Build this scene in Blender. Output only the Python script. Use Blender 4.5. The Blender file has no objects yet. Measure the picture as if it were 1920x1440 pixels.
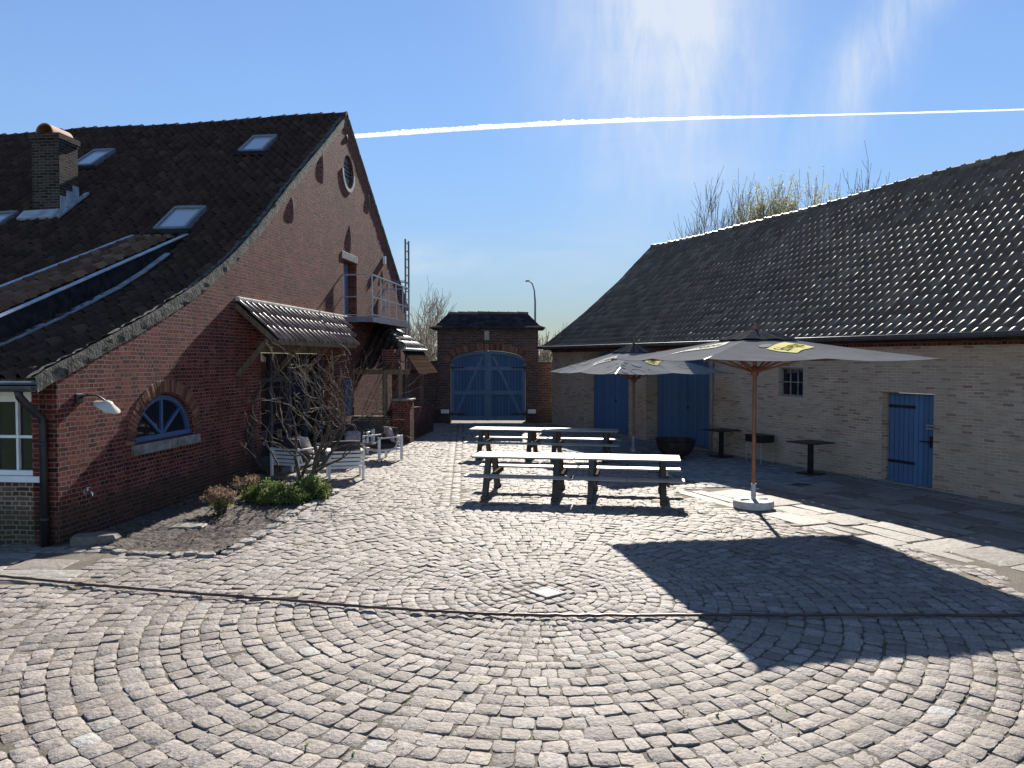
import bpy, bmesh, math, random
import numpy as np
from mathutils import Vector, Matrix
from mathutils.geometry import tessellate_polygon

sc = bpy.context.scene
col = sc.collection
rng = np.random.default_rng(7)
random.seed(7)
R = math.radians

# ------------------------------------------------------------------ frames of the two buildings
C0 = np.array([-6.31, 10.65]); T = np.array([.1007, .9949]); N = np.array([.9949, -.1007])     # farmhouse gable: s along, p outwards
W0 = np.array([8.33, 15.3]);   B = np.array([-.4, .9165]);   NB = np.array([-.9165, -.4])       # barn wall: s along (away), p outwards
def GP(s, p, z): q = C0 + s * T + p * N; return (q[0], q[1], z)
def BP(s, p, z): q = W0 + s * B + p * NB; return (q[0], q[1], z)

# ------------------------------------------------------------------ materials
def new_mat(name):
    m = bpy.data.materials.new(name); m.use_nodes = True
    nt = m.node_tree; nt.nodes.clear()
    out = nt.nodes.new('ShaderNodeOutputMaterial'); b = nt.nodes.new('ShaderNodeBsdfPrincipled')
    nt.links.new(b.outputs[0], out.inputs[0])
    return m, nt, b
def nd(nt, typ, **kw):
    n = nt.nodes.new(typ)
    for k, v in kw.items():
        if k.startswith('i_'):
            key = k[2:]; key = int(key) if key.isdigit() else key
            n.inputs[key].default_value = v
        else: setattr(n, k, v)
    return n
def ramp(nt, fac, stops):
    r = nt.nodes.new('ShaderNodeValToRGB'); e = r.color_ramp.elements
    while len(e) < len(stops): e.new(0.5)
    for el, (p, c) in zip(e, stops): el.position = p; el.color = (*c, 1) if len(c) == 3 else c
    nt.links.new(fac, r.inputs[0]); return r.outputs[0]
def mix(nt, fac, a, b, mode='MIX'):
    m = nt.nodes.new('ShaderNodeMix'); m.data_type = 'RGBA'; m.blend_type = mode
    for sock, v in ((m.inputs[0], fac), (m.inputs[6], a), (m.inputs[7], b)):
        if isinstance(v, (int, float)): sock.default_value = v
        elif isinstance(v, tuple): sock.default_value = (*v, 1) if len(v) == 3 else v
        else: nt.links.new(v, sock)
    return m.outputs[2]
def noise(nt, vec, scale, detail=4, rough=.55, dim='3D'):
    n = nd(nt, 'ShaderNodeTexNoise', i_Scale=scale, i_Detail=detail, i_Roughness=rough)
    if vec is not None: nt.links.new(vec, n.inputs['Vector'])
    return n.outputs[0]
def bump(nt, b, h, strength, dist, prev=None):
    n = nd(nt, 'ShaderNodeBump', i_Strength=strength, i_Distance=dist)
    nt.links.new(h, n.inputs['Height'])
    if prev: nt.links.new(prev, n.inputs['Normal'])
    nt.links.new(n.outputs[0], b.inputs['Normal']); return n.outputs[0]
def objco(nt): return nt.nodes.new('ShaderNodeTexCoord').outputs['Object']
def geoco(nt): return nt.nodes.new('ShaderNodeNewGeometry').outputs['Position']

def simple(name, c, rough=.6, metal=0., var=.12, vscale=6., bmp=.0, bscale=40., spec=.5, coat=0.):
    m, nt, b = new_mat(name)
    co = objco(nt)
    n = noise(nt, co, vscale, 5)
    dark = tuple(x * (1 - var * 1.6) for x in c); light = tuple(min(1, x * (1 + var * 1.6)) for x in c)
    nt.links.new(ramp(nt, n, [(.3, dark), (.7, light)]), b.inputs['Base Color'])
    b.inputs['Roughness'].default_value = rough; b.inputs['Metallic'].default_value = metal
    b.inputs['Specular IOR Level'].default_value = spec; b.inputs['Coat Weight'].default_value = coat
    if bmp: bump(nt, b, noise(nt, co, bscale, 5), bmp, .02)
    return m

def brick(name, stops, mortar, bw=.215, rh=.068, ms=.011, bstr=.9, bdist=.02, stain=(.03, .028, .02), stain_lo=.62, stain_hi=.85, low=None, sq=.5, pale=None):
    m, nt, b = new_mat(name)
    uv = nt.nodes.new('ShaderNodeTexCoord').outputs['UV']
    wob = nd(nt, 'ShaderNodeTexNoise', i_Scale=3.2, i_Detail=3); nt.links.new(uv, wob.inputs['Vector'])
    sub = nd(nt, 'ShaderNodeVectorMath', operation='SUBTRACT'); nt.links.new(wob.outputs[1], sub.inputs[0]); sub.inputs[1].default_value = (.5, .5, .5)
    scl = nd(nt, 'ShaderNodeVectorMath', operation='SCALE'); nt.links.new(sub.outputs[0], scl.inputs[0]); scl.inputs[3].default_value = .045
    add = nd(nt, 'ShaderNodeVectorMath', operation='ADD'); nt.links.new(uv, add.inputs[0]); nt.links.new(scl.outputs[0], add.inputs[1])
    v = add.outputs[0]
    bt = nd(nt, 'ShaderNodeTexBrick', offset=.5, offset_frequency=2, squash=sq, squash_frequency=2)
    nt.links.new(v, bt.inputs['Vector'])
    bt.inputs['Color1'].default_value = (0, 0, 0, 1); bt.inputs['Color2'].default_value = (1, 1, 1, 1); bt.inputs['Mortar'].default_value = (.5, .5, .5, 1)
    bt.inputs['Scale'].default_value = 1; bt.inputs['Mortar Size'].default_value = ms; bt.inputs['Mortar Smooth'].default_value = .25
    bt.inputs['Bias'].default_value = 0; bt.inputs['Brick Width'].default_value = bw; bt.inputs['Row Height'].default_value = rh
    c = ramp(nt, bt.outputs[0], stops)
    fine = noise(nt, uv, 38, 6, .65)
    c = mix(nt, .55, c, ramp(nt, fine, [(.25, (.35, .35, .35)), (.75, (1.35, 1.3, 1.25))]), 'MULTIPLY')
    big = noise(nt, uv, .75, 6, .66)
    mm = mix(nt, noise(nt, uv, 1.6, 4), tuple(x * .42 for x in mortar), tuple(min(1, x * 1.7) for x in mortar))
    if pale:                                            # lime-washed patches
        c = mix(nt, ramp(nt, noise(nt, uv, 1.1, 6, .7), [(pale[0], (0, 0, 0)), (pale[0] + .12, (.55, .55, .55))]), c, pale[1])
    c = mix(nt, bt.outputs['Fac'], c, mm)
    c = mix(nt, ramp(nt, big, [(stain_lo, (0, 0, 0)), (stain_hi, (.75, .75, .75))]), c, stain)
    if low:                                             # damp, mossy foot of the wall
        sep = nd(nt, 'ShaderNodeSeparateXYZ'); nt.links.new(uv, sep.inputs[0])
        lw = nd(nt, 'ShaderNodeMath', operation='MULTIPLY_ADD'); nt.links.new(noise(nt, uv, 2.2, 5), lw.inputs[0]); lw.inputs[1].default_value = -.9; nt.links.new(sep.outputs[1], lw.inputs[2])
        c = mix(nt, ramp(nt, lw.outputs[0], [(0, (.55, .55, .55)), (.16, (0, 0, 0))]), c, low)
    nt.links.new(c, b.inputs['Base Color'])
    b.inputs['Roughness'].default_value = .92; b.inputs['Specular IOR Level'].default_value = .08
    inv = nd(nt, 'ShaderNodeMath', operation='SUBTRACT', i_0=1.); nt.links.new(bt.outputs['Fac'], inv.inputs[1])
    per = nd(nt, 'ShaderNodeMath', operation='MULTIPLY_ADD', i_1=.45); nt.links.new(bt.outputs[0], per.inputs[0]); nt.links.new(inv.outputs[0], per.inputs[2])
    h = nd(nt, 'ShaderNodeMath', operation='MULTIPLY_ADD', i_1=.8); nt.links.new(fine, h.inputs[0]); nt.links.new(per.outputs[0], h.inputs[2])
    bump(nt, b, h.outputs[0], bstr, bdist)
    return m

def attr_mat(name, stops, rough=.85, patch=None, fine_scale=60., fine=.5, bmp=.5, bdist=.01, spec=.4, bscale=None, patch_scale=1.3, patch_lim=(.5, .68)):
    """colour picked per tile / stone from the 'tint' attribute, with stains and grain on top"""
    m, nt, b = new_mat(name)
    co = geoco(nt)
    at = nd(nt, 'ShaderNodeAttribute', attribute_name='tint')
    sp = nd(nt, 'ShaderNodeSeparateColor'); nt.links.new(at.outputs[0], sp.inputs[0])
    c = ramp(nt, sp.outputs[0], stops)
    f = noise(nt, co, fine_scale, 6, .65)
    c = mix(nt, fine, c, ramp(nt, f, [(.28, (.4, .4, .4)), (.72, (1.5, 1.48, 1.45))]), 'MULTIPLY')
    if patch:
        pn = noise(nt, co, patch_scale, 6, .65)
        c = mix(nt, ramp(nt, pn, [(patch_lim[0], (0, 0, 0)), (patch_lim[1], (.8, .8, .8))]), c, patch)
    nt.links.new(c, b.inputs['Base Color'])
    b.inputs['Roughness'].default_value = rough; b.inputs['Specular IOR Level'].default_value = spec
    if bmp: bump(nt, b, noise(nt, co, bscale or fine_scale * .7, 6, .6), bmp, bdist)
    return m

def planks(name, c, pw=.12, axis=0, rough=.55, var=.18, bs=.8, grain=True, spec=.0):
    m, nt, b = new_mat(name)
    uv = nt.nodes.new('ShaderNodeTexCoord').outputs['UV']
    mp = nd(nt, 'ShaderNodeMapping'); nt.links.new(uv, mp.inputs[0])
    if axis: mp.inputs['Rotation'].default_value = (0, 0, R(90))
    bt = nd(nt, 'ShaderNodeTexBrick', offset=.0, squash=1.)
    nt.links.new(mp.outputs[0], bt.inputs['Vector'])
    bt.inputs['Color1'].default_value = (0, 0, 0, 1); bt.inputs['Color2'].default_value = (1, 1, 1, 1)
    bt.inputs['Scale'].default_value = 1; bt.inputs['Mortar Size'].default_value = .006; bt.inputs['Mortar Smooth'].default_value = .4
    bt.inputs['Brick Width'].default_value = pw; bt.inputs['Row Height'].default_value = 9.
    st = nd(nt, 'ShaderNodeMapping'); nt.links.new(mp.outputs[0], st.inputs[0]); st.inputs['Scale'].default_value = (30, 1.6, 1)
    gr = noise(nt, st.outputs[0], 1.5, 6, .6)
    col_ = ramp(nt, bt.outputs[0], [(0, tuple(x * (1 - var) for x in c)), (1, tuple(x * (1 + var) for x in c))])
    if grain: col_ = mix(nt, .45, col_, ramp(nt, gr, [(.25, (.5, .5, .5)), (.75, (1.3, 1.3, 1.3))]), 'MULTIPLY')
    col_ = mix(nt, ramp(nt, noise(nt, uv, 2.3, 6, .7), [(.52, (0, 0, 0)), (.75, (.5, .5, .5))]), col_, tuple(x * .55 + .03 for x in c))
    col_ = mix(nt, bt.outputs['Fac'], col_, tuple(x * .22 for x in c))
    nt.links.new(col_, b.inputs['Base Color'])
    b.inputs['Roughness'].default_value = rough; b.inputs['Specular IOR Level'].default_value = spec
    inv = nd(nt, 'ShaderNodeMath', operation='SUBTRACT', i_0=1.); nt.links.new(bt.outputs['Fac'], inv.inputs[1])
    h = nd(nt, 'ShaderNodeMath', operation='MULTIPLY_ADD', i_1=.25); nt.links.new(gr, h.inputs[0]); nt.links.new(inv.outputs[0], h.inputs[2])
    bump(nt, b, h.outputs[0], bs, .006)
    return m

M = {}
M['brick_red'] = brick('red brick', [(0, (.06, .017, .016)), (.25, (.13, .029, .025)), (.7, (.195, .042, .034)), (1, (.28, .078, .058))], (.255, .195, .168), ms=.008, bstr=1., bdist=.03, stain=(.05, .034, .031), stain_lo=.50, stain_hi=.78, low=(.05, .05, .03), pale=(.64, (.34, .27, .24)))
M['brick_brown'] = brick('brown brick', [(0, (.07, .04, .03)), (.5, (.13, .075, .05)), (1, (.2, .12, .08))], (.33, .28, .22), stain=(.05, .05, .035), low=(.05, .055, .03))
M['brick_buff'] = brick('buff brick', [(0, (.31, .185, .14)), (.09, (.39, .265, .20)), (.2, (.46, .345, .26)), (.7, (.52, .395, .30)), (1, (.57, .45, .345))], (.53, .425, .33), rh=.062, bw=.225, ms=.009, bdist=.012, stain=(.30, .235, .19), sq=1., stain_lo=.58)
M['brick_gate'] = brick('dark red brick', [(0, (.06, .034, .029)), (.5, (.118, .064, .05)), (1, (.18, .10, .074))], (.20, .165, .145), stain=(.08, .06, .05), low=(.04, .045, .03), sq=1.)
M['voussoir'] = attr_mat('arch brick', [(0, (.10, .045, .03)), (.5, (.20, .08, .05)), (1, (.32, .17, .11))], .9, fine_scale=40, bmp=.6)
M['voussoir_pale'] = attr_mat('pale arch brick', [(0, (.28, .18, .14)), (1, (.48, .38, .31))], .9, fine_scale=40, bmp=.6)
M['tile_old'] = attr_mat('old clay pantile', [(0, (.038, .025, .020)), (.5, (.056, .036, .029)), (.85, (.072, .046, .037)), (1, (.105, .062, .048))], .8, patch=(.095, .082, .06), fine_scale=30, bmp=.4, patch_scale=2.4, patch_lim=(.58, .8), spec=.08)
M['tile_barn'] = attr_mat('dark grey pantile', [(0, (.085, .058, .040)), (.6, (.145, .104, .074)), (1, (.23, .175, .13))], .55, patch=(.17, .15, .115), fine_scale=30, bmp=.12, patch_scale=2.2, patch_lim=(.55, .8), spec=.3)
M['tile_old_lit'] = attr_mat('old clay pantile in sunlit tone', [(0, (.075, .042, .030)), (.5, (.13, .078, .055)), (1, (.22, .14, .10))], .85, patch=(.20, .17, .13), fine_scale=30, bmp=.5, patch_scale=3., patch_lim=(.55, .75), spec=.05)  # dormer's copy of the old tile, sunlit brown put into its colour
M['tile_lean'] = attr_mat('weathered clay pantile', [(0, (.10, .06, .048)), (.5, (.18, .115, .09)), (1, (.29, .20, .16))], .5, patch=(.33, .31, .27), fine_scale=30, bmp=.5, patch_scale=3., patch_lim=(.48, .7))
M['brick_chimney'] = brick('sooty brick', [(0, (.03, .022, .02)), (.5, (.06, .042, .036)), (1, (.10, .07, .058))], (.12, .105, .092), sq=1.)
M['slate'] = brick('dark flat tile', [(0, (.03, .032, .036)), (1, (.075, .07, .068))], (.015, .015, .016), bw=.18, rh=.14, ms=.006, sq=1., bdist=.02, stain=(.06, .065, .045))
[n for n in M['slate'].node_tree.nodes if n.type == 'BSDF_PRINCIPLED'][0].inputs['Specular IOR Level'].default_value = 0.
M['verge'] = simple('mossy mortar', (.075, .073, .062), .95, var=.55, vscale=7, bmp=.8, bscale=20)
M['mortar_pale'] = simple('pale lime mortar', (.48, .44, .38), .95, var=.3, vscale=8, bmp=.8, bscale=25)
M['stone'] = simple('blue stone', (.22, .215, .20), .8, var=.3, vscale=7, bmp=.4, bscale=30)
M['stone_pale'] = simple('pale limestone', (.45, .43, .38), .85, var=.2, bmp=.4)
M['slab'] = attr_mat('worn flagstone', [(0, (.14, .12, .105)), (.5, (.20, .178, .155)), (1, (.27, .25, .225))], .75, patch=(.12, .105, .085), fine_scale=14, fine=.6, bmp=.8, bdist=.02, patch_scale=1.7, patch_lim=(.55, .75))
M['cobble'] = attr_mat('cobblestone', [(0, (.155, .133, .117)), (.22, (.215, .187, .168)), (.6, (.270, .237, .214)), (.86, (.335, .296, .270)), (.93, (.285, .24, .19)), (.96, (.29, .28, .262)), (1, (.36, .352, .332))], .72, patch=(.165, .142, .118), fine_scale=27, fine=.72, bmp=.85, bdist=.016, spec=.2, bscale=30, patch_scale=.9, patch_lim=(.49, .76))
M['blue'] = planks('blue painted boards', (.085, .142, .24), .13, rough=.55, var=.10, grain=False)
M['blue_barn'] = planks('mid blue barn boards', (.105, .185, .325), .13, rough=.55, var=.10, grain=False)
M['blue_frame'] = simple('blue painted timber', (.074, .126, .215), .5, var=.1, vscale=4, bmp=.1)
M['blue_door'] = planks('bright blue painted boards', (.095, .172, .305), .115, rough=.55, var=.12, grain=False)
M['blue_bright'] = simple('bright blue window paint', (.055, .115, .25), .45, var=.08)
M['door_dark'] = simple('dark blue grey paint', (.035, .042, .06), .5, var=.15)
M['grey_blue'] = simple('grey blue door paint', (.14, .18, .25), .5, var=.1)
M['white'] = simple('white paint', (.78, .79, .78), .45, var=.05)
M['alu'] = simple('white aluminium', (.76, .75, .74), .4, var=.03)
M['cushion'] = simple('charcoal cloth', (.035, .033, .036), .9, var=.2, vscale=30, bmp=.2, bscale=200)
M['mauve'] = simple('mauve cloth', (.40, .31, .32), .9, var=.1, vscale=12, bmp=.15, bscale=150)
M['offwhite'] = simple('off white cloth', (.62, .57, .55), .9, var=.1, vscale=12)
M['iron'] = simple('black iron', (.018, .018, .02), .5, var=.3, metal=.3)
M['rust'] = simple('dark rusted steel', (.045, .032, .028), .65, var=.4, metal=.4, bmp=.2)
M['zinc'] = simple('zinc sheet', (.36, .38, .40), .5, var=.15, metal=.45)
M['zinc_dark'] = simple('dark zinc gutter', (.10, .105, .115), .5, var=.2, metal=.4)
M['lead'] = simple('lead flashing', (.36, .40, .46), .55, var=.2, vscale=4, metal=.2)
M['lead_dark'] = simple('dark lead sheet', (.03, .030, .033), .95, var=.3, spec=0.)
M['steel'] = simple('galvanised steel', (.33, .35, .39), .5, var=.12, metal=.4)
M['steel_dark'] = simple('grey painted steel', (.15, .165, .20), .5, var=.15)
M['pipe_black'] = simple('black painted pipe', (.02, .021, .025), .45, var=.2)
M['oak'] = planks('weathered oak', (.20, .15, .105), .16, rough=.8, var=.2)
M['board'] = planks('brown boards', (.055, .036, .027), .14, axis=1, rough=.8, var=.25)
M['table_wood'] = planks('pale weathered table boards', (.36, .34, .315), .145, axis=1, rough=.42, var=.10, bs=.5, spec=.5)
M['table_leg'] = planks('dark weathered timber', (.10, .088, .078), .2, rough=.75, var=.2)
M['pole_wood'] = simple('varnished hardwood', (.22, .085, .045), .4, var=.25, vscale=5, coat=.2)
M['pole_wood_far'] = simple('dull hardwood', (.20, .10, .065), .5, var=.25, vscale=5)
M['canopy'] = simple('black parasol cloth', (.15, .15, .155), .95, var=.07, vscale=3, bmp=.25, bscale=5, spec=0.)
M['canopy_far'] = simple('sunlit black parasol cloth', (.23, .23, .235), .95, var=.07, vscale=3, bmp=.25, bscale=5, spec=0.)  # same cloth as the near parasol, its stronger sunlight put into the colour
M['canopy_vent'] = simple('black vent cloth', (.05, .05, .053), .9, var=.2, vscale=6, spec=0.)
M['yellow'] = simple('pale yellow print', (.66, .61, .26), .9, var=.03, spec=0.)
M['yellow_glare'] = simple('yellow print bleached by glare', (.66, .64, .55), .9, var=.03, spec=0.)  # same yellow print on the left panels, glare put into the colour
M['ink'] = simple('olive print', (.07, .065, .012), .9, var=.03, spec=0.)
M['print_white'] = simple('pale print', (.27, .265, .255), .9, var=.05, spec=0.)
M['concrete'] = simple('pale concrete', (.50, .485, .45), .85, var=.12, vscale=10, bmp=.3)
M['terracotta'] = simple('terracotta', (.36, .15, .09), .8, var=.25, vscale=5)
M['hose'] = simple('brown rubber hose', (.06, .028, .022), .45, var=.35, vscale=3)
M['chrome'] = simple('chrome', (.6, .6, .6), .2, var=.02, metal=1.)
M['enamel'] = simple('white enamel', (.58, .56, .49), .25, var=.04)
M['bulb'] = simple('frosted glass', (.75, .75, .72), .15, var=.02)
M['soil'] = attr_mat('dark garden soil', [(0, (.045, .036, .030)), (1, (.11, .09, .078))], .95, fine_scale=16, fine=.8, bmp=1., bdist=.04)
M['gravel'] = attr_mat('grey gravel', [(0, (.13, .135, .14)), (.5, (.21, .22, .225)), (1, (.34, .35, .36))], .9, fine_scale=55, fine=.8, bmp=1., bdist=.02)
M['sand'] = attr_mat('sandy joint filling', [(0, (.085, .071, .055)), (1, (.125, .105, .082))], .95, patch=(.20, .168, .125), fine_scale=70, fine=.85, bmp=1., bdist=.012, patch_scale=1.4)
M['grass'] = simple('meadow grass', (.07, .10, .035), .95, var=.4, vscale=1.5, bmp=.6, bscale=9)
M['bark'] = simple('grey bark', (.09, .073, .057), .9, var=.45, vscale=10, bmp=.6)
M['bark_dark'] = simple('dark bark', (.065, .05, .04), .9, var=.4, vscale=10, bmp=.6)
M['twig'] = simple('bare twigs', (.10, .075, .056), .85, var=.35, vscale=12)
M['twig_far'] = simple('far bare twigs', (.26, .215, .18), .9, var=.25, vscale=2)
def leaf_mat(name, a, b_, tr=.25):
    m, nt, b = new_mat(name)
    at = nd(nt, 'ShaderNodeAttribute', attribute_name='tint'); sp = nd(nt, 'ShaderNodeSeparateColor'); nt.links.new(at.outputs[0], sp.inputs[0])
    c = ramp(nt, sp.outputs[0], [(0, a), (1, b_)]); nt.links.new(c, b.inputs['Base Color']); b.inputs['Roughness'].default_value = .6; b.inputs['Specular IOR Level'].default_value = .1
    t = nd(nt, 'ShaderNodeBsdfTranslucent'); nt.links.new(c, t.inputs[0])
    mx = nd(nt, 'ShaderNodeMixShader', i_0=tr); nt.links.new(b.outputs[0], mx.inputs[1]); nt.links.new(t.outputs[0], mx.inputs[2])
    nt.links.new(mx.outputs[0], [n for n in nt.nodes if n.type == 'OUTPUT_MATERIAL'][0].inputs[0]); return m
M['leaf'] = leaf_mat('green leaf', (.05, .085, .022), (.26, .31, .10), .38)
M['leaf_dry'] = leaf_mat('dry flower head', (.18, .11, .07), (.44, .31, .21), .3)
M['bud'] = leaf_mat('spring bud', (.30, .29, .14), (.50, .48, .26), .4)
def glass(name, c=(.012, .014, .017), rough=.04, spec=.6):
    m, nt, b = new_mat(name); b.inputs['Base Color'].default_value = (*c, 1); b.inputs['Roughness'].default_value = rough; b.inputs['Specular IOR Level'].default_value = spec
    bump(nt, b, noise(nt, objco(nt), 1.7, 2), .06, .02)
    return m
M['glass'] = glass('dark window glass')
M['sky_glass'] = glass('roof window glass tinted with sky reflection', (.36, .40, .46), .08, .6)  # bright sky reflection put into the pale base colour

# ------------------------------------------------------------------ mesh helpers
ORG = {}
def link(o, parent=None):
    col.objects.link(o)
    if parent is not None: o.parent = parent
    return o
def tag(o, label=None, cat=None, group=None, kind=None):
    if label: o['label'] = label
    if cat: o['category'] = cat
    if group: o['group'] = group
    if kind: o['kind'] = kind
    return o
def empty(name, loc, rz=0., label=None, cat=None, group=None):
    o = bpy.data.objects.new(name, None); o.empty_display_size = .2
    o.location = loc; o.rotation_euler = (0, 0, rz); link(o); ORG[o] = Vector(loc)
    tag(o, label, cat, group); return o
def copy_tree(o, parent=None, local=False):
    c = o.copy(); col.objects.link(c)
    if parent is not None: c.parent = parent
    for ch in o.children: copy_tree(ch, c)
    return c
def box_uv(me):
    uv = me.uv_layers.new(name='UVMap')
    n = len(me.loops); co = np.empty(len(me.vertices) * 3); me.vertices.foreach_get('co', co); co = co.reshape(-1, 3)
    out = np.zeros((n, 2))
    for p in me.polygons:
        nx, ny, nz = p.normal
        li = np.arange(p.loop_start, p.loop_start + p.loop_total)
        vs = co[[me.loops[i].vertex_index for i in li]]
        if abs(nz) > .75: out[li, 0] = vs[:, 0]; out[li, 1] = vs[:, 1]
        else:
            l = math.hypot(nx, ny); tx, ty = -ny / l, nx / l
            sl = math.sqrt(max(1e-6, 1 - nz * nz))
            out[li, 0] = vs[:, 0] * tx + vs[:, 1] * ty; out[li, 1] = vs[:, 2] / sl
    uv.data.foreach_set('uv', out.ravel())
class MB:
    def __init__(s): s.v = []; s.f = []; s.t = []
    def add(s, vs, fs, tint=None):
        o = len(s.v); s.v += [tuple(float(c) for c in q) for q in vs]; s.f += [tuple(i + o for i in f) for f in fs]
        s.t += [random.random() if tint is None else tint] * len(vs); return s
    def box(s, c, d, rot=None, tint=None, taper=None):
        hx, hy, hz = d[0] / 2, d[1] / 2, d[2] / 2
        vs = [Vector((x * hx, y * hy, z * hz)) for z in (-1, 1) for x, y in ((-1, -1), (1, -1), (1, 1), (-1, 1))]
        if taper: vs = [Vector((v.x * taper, v.y * taper, v.z)) if v.z > 0 else v for v in vs]
        if rot is not None: vs = [rot @ v for v in vs]
        c = Vector(c)
        return s.add([c + v for v in vs], [(3, 2, 1, 0), (4, 5, 6, 7), (0, 1, 5, 4), (1, 2, 6, 5), (2, 3, 7, 6), (3, 0, 4, 7)], tint)
    def hexa(s, p, tint=None):      # 8 points: bottom 4, top 4
        return s.add(p, [(3, 2, 1, 0), (4, 5, 6, 7), (0, 1, 5, 4), (1, 2, 6, 5), (2, 3, 7, 6), (3, 0, 4, 7)], tint)
    def bar(s, a, b, w, h, up=(0, 0, 1), tint=None):
        a, b = Vector(a), Vector(b); d = (b - a); L = d.length; d.normalize(); up = Vector(up)
        x = d.cross(up)
        if x.length < 1e-4: x = d.cross(Vector((1, 0, 0)))
        x.normalize(); z = x.cross(d)
        rot = Matrix((x, d, z)).transposed()
        return s.box((a + b) / 2, (w, L, h), rot, tint)
    def tube(s, pts, rad, n=8, cap=True, tint=None):
        pts = [Vector(p) for p in pts]
        if not hasattr(rad, '__len__'): rad = [rad] * len(pts)
        vs = []; fs = []; prev = None
        for i, p in enumerate(pts):
            d = (pts[min(i + 1, len(pts) - 1)] - pts[max(i - 1, 0)]).normalized()
            if prev is None:
                u = d.orthogonal().normalized()
            else:
                u = prev - d * prev.dot(d)
                if u.length < 1e-5: u = d.orthogonal()
                u.normalize()
            prev = u; w = d.cross(u)
            for k in range(n):
                a = 2 * math.pi * k / n; vs.append(p + (u * math.cos(a) + w * math.sin(a)) * rad[i])
        for i in range(len(pts) - 1):
            for k in range(n): fs.append((i * n + k, i * n + (k + 1) % n, (i + 1) * n + (k + 1) % n, (i + 1) * n + k))
        if cap: fs += [tuple(range(n))[::-1], tuple(range((len(pts) - 1) * n, len(pts) * n))]
        return s.add(vs, fs, tint)
    def lathe(s, c, prof, n=32, tint=None):
        vs = []; fs = []
        for r, z in prof:
            for k in range(n): a = 2 * math.pi * k / n; vs.append((c[0] + r * math.cos(a), c[1] + r * math.sin(a), c[2] + z))
        m = len(prof)
        for i in range(m - 1):
            for k in range(n): fs.append((i * n + k, i * n + (k + 1) % n, (i + 1) * n + (k + 1) % n, (i + 1) * n + k))
        fs += [tuple(range(n))[::-1], tuple(range((m - 1) * n, m * n))]
        return s.add(vs, fs, tint)
    def prism(s, poly, fa, fb, tint=None):   # poly 2D, fa / fb map (u,v)->3D for the two ends
        n = len(poly); a = [fa(*q) for q in poly]; b = [fb(*q) for q in poly]
        tris = tessellate_polygon([[Vector((q[0], q[1], 0)) for q in poly]])
        fs = [tuple(t) for t in tris] + [tuple(i + n for i in t[::-1]) for t in tris] + [(i, (i + 1) % n, n + (i + 1) % n, n + i) for i in range(n)]
        return s.add(a + b, fs, tint)
    def build(s, name, mat, parent=None, local=False, smooth=False, bevel=0., uv=True, tint=False, recalc=True):
        me = bpy.data.meshes.new(name)
        off = Vector((0, 0, 0))
        if parent is not None and not local: off = ORG.get(parent, off)
        me.from_pydata([(x - off.x, y - off.y, z - off.z) for x, y, z in s.v], [], s.f); me.update()
        if recalc:
            bm = bmesh.new(); bm.from_mesh(me); bmesh.ops.recalc_face_normals(bm, faces=bm.faces); bm.to_mesh(me); bm.free()
        if uv: box_uv(me)
        if tint:
            a = me.attributes.new('tint', 'FLOAT_COLOR', 'POINT')
            a.data.foreach_set('color', np.repeat(np.array(s.t, dtype=np.float32), 4))
        me.materials.append(mat)
        if smooth: me.polygons.foreach_set('use_smooth', [True] * len(me.polygons))
        o = bpy.data.objects.new(name, me); link(o, parent); ORG[o] = off
        if bevel:
            m = o.modifiers.new('bevel', 'BEVEL'); m.width = bevel; m.segments = 2; m.limit_method = 'ANGLE'; m.angle_limit = R(40)
        return o
def np_mesh(name, V, Q, tint, mat, parent=None, smooth=True, tris=None):
    off = np.array(ORG.get(parent, Vector((0, 0, 0)))) if parent is not None else np.zeros(3)
    V = np.asarray(V, dtype=np.float64) - off
    me = bpy.data.meshes.new(name)
    k = Q.shape[1]
    me.vertices.add(len(V)); me.vertices.foreach_set('co', V.ravel())
    me.loops.add(Q.size); me.loops.foreach_set('vertex_index', Q.ravel().astype(np.int32))
    me.polygons.add(len(Q)); me.polygons.foreach_set('loop_start', np.arange(0, Q.size, k, dtype=np.int32))
    me.update(calc_edges=True); me.validate()
    me.polygons.foreach_set('use_smooth', np.full(len(me.polygons), smooth))
    if tint is not None:
        a = me.attributes.new('tint', 'FLOAT_COLOR', 'POINT'); a.data.foreach_set('color', np.repeat(tint.astype(np.float32), 4))
    me.materials.append(mat)
    o = bpy.data.objects.new(name, me); link(o, parent); ORG[o] = Vector(off); return o

def wall(name, mat, P, outline, holes, depth, parent, uv=True):
    """P(s,p,z) frame; outer face at p=0, thickness 'depth' behind it, with real openings"""
    loops = [outline] + holes
    flat = [q for l in loops for q in l]
    tris = tessellate_polygon([[Vector((q[0], q[1], 0)) for q in l] for l in loops])
    n = len(flat)
    vs = [P(s, 0, z) for s, z in flat] + [P(s, -depth, z) for s, z in flat]
    fs = [tuple(t) for t in tris] + [tuple(i + n for i in t[::-1]) for t in tris]
    o = 0
    for l in loops:
        m = len(l)
        for i in range(m): fs.append((o + i, o + (i + 1) % m, n + o + (i + 1) % m, n + o + i))
        o += m
    return MB().add(vs, fs).build(name, mat, parent, uv=uv)

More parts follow.
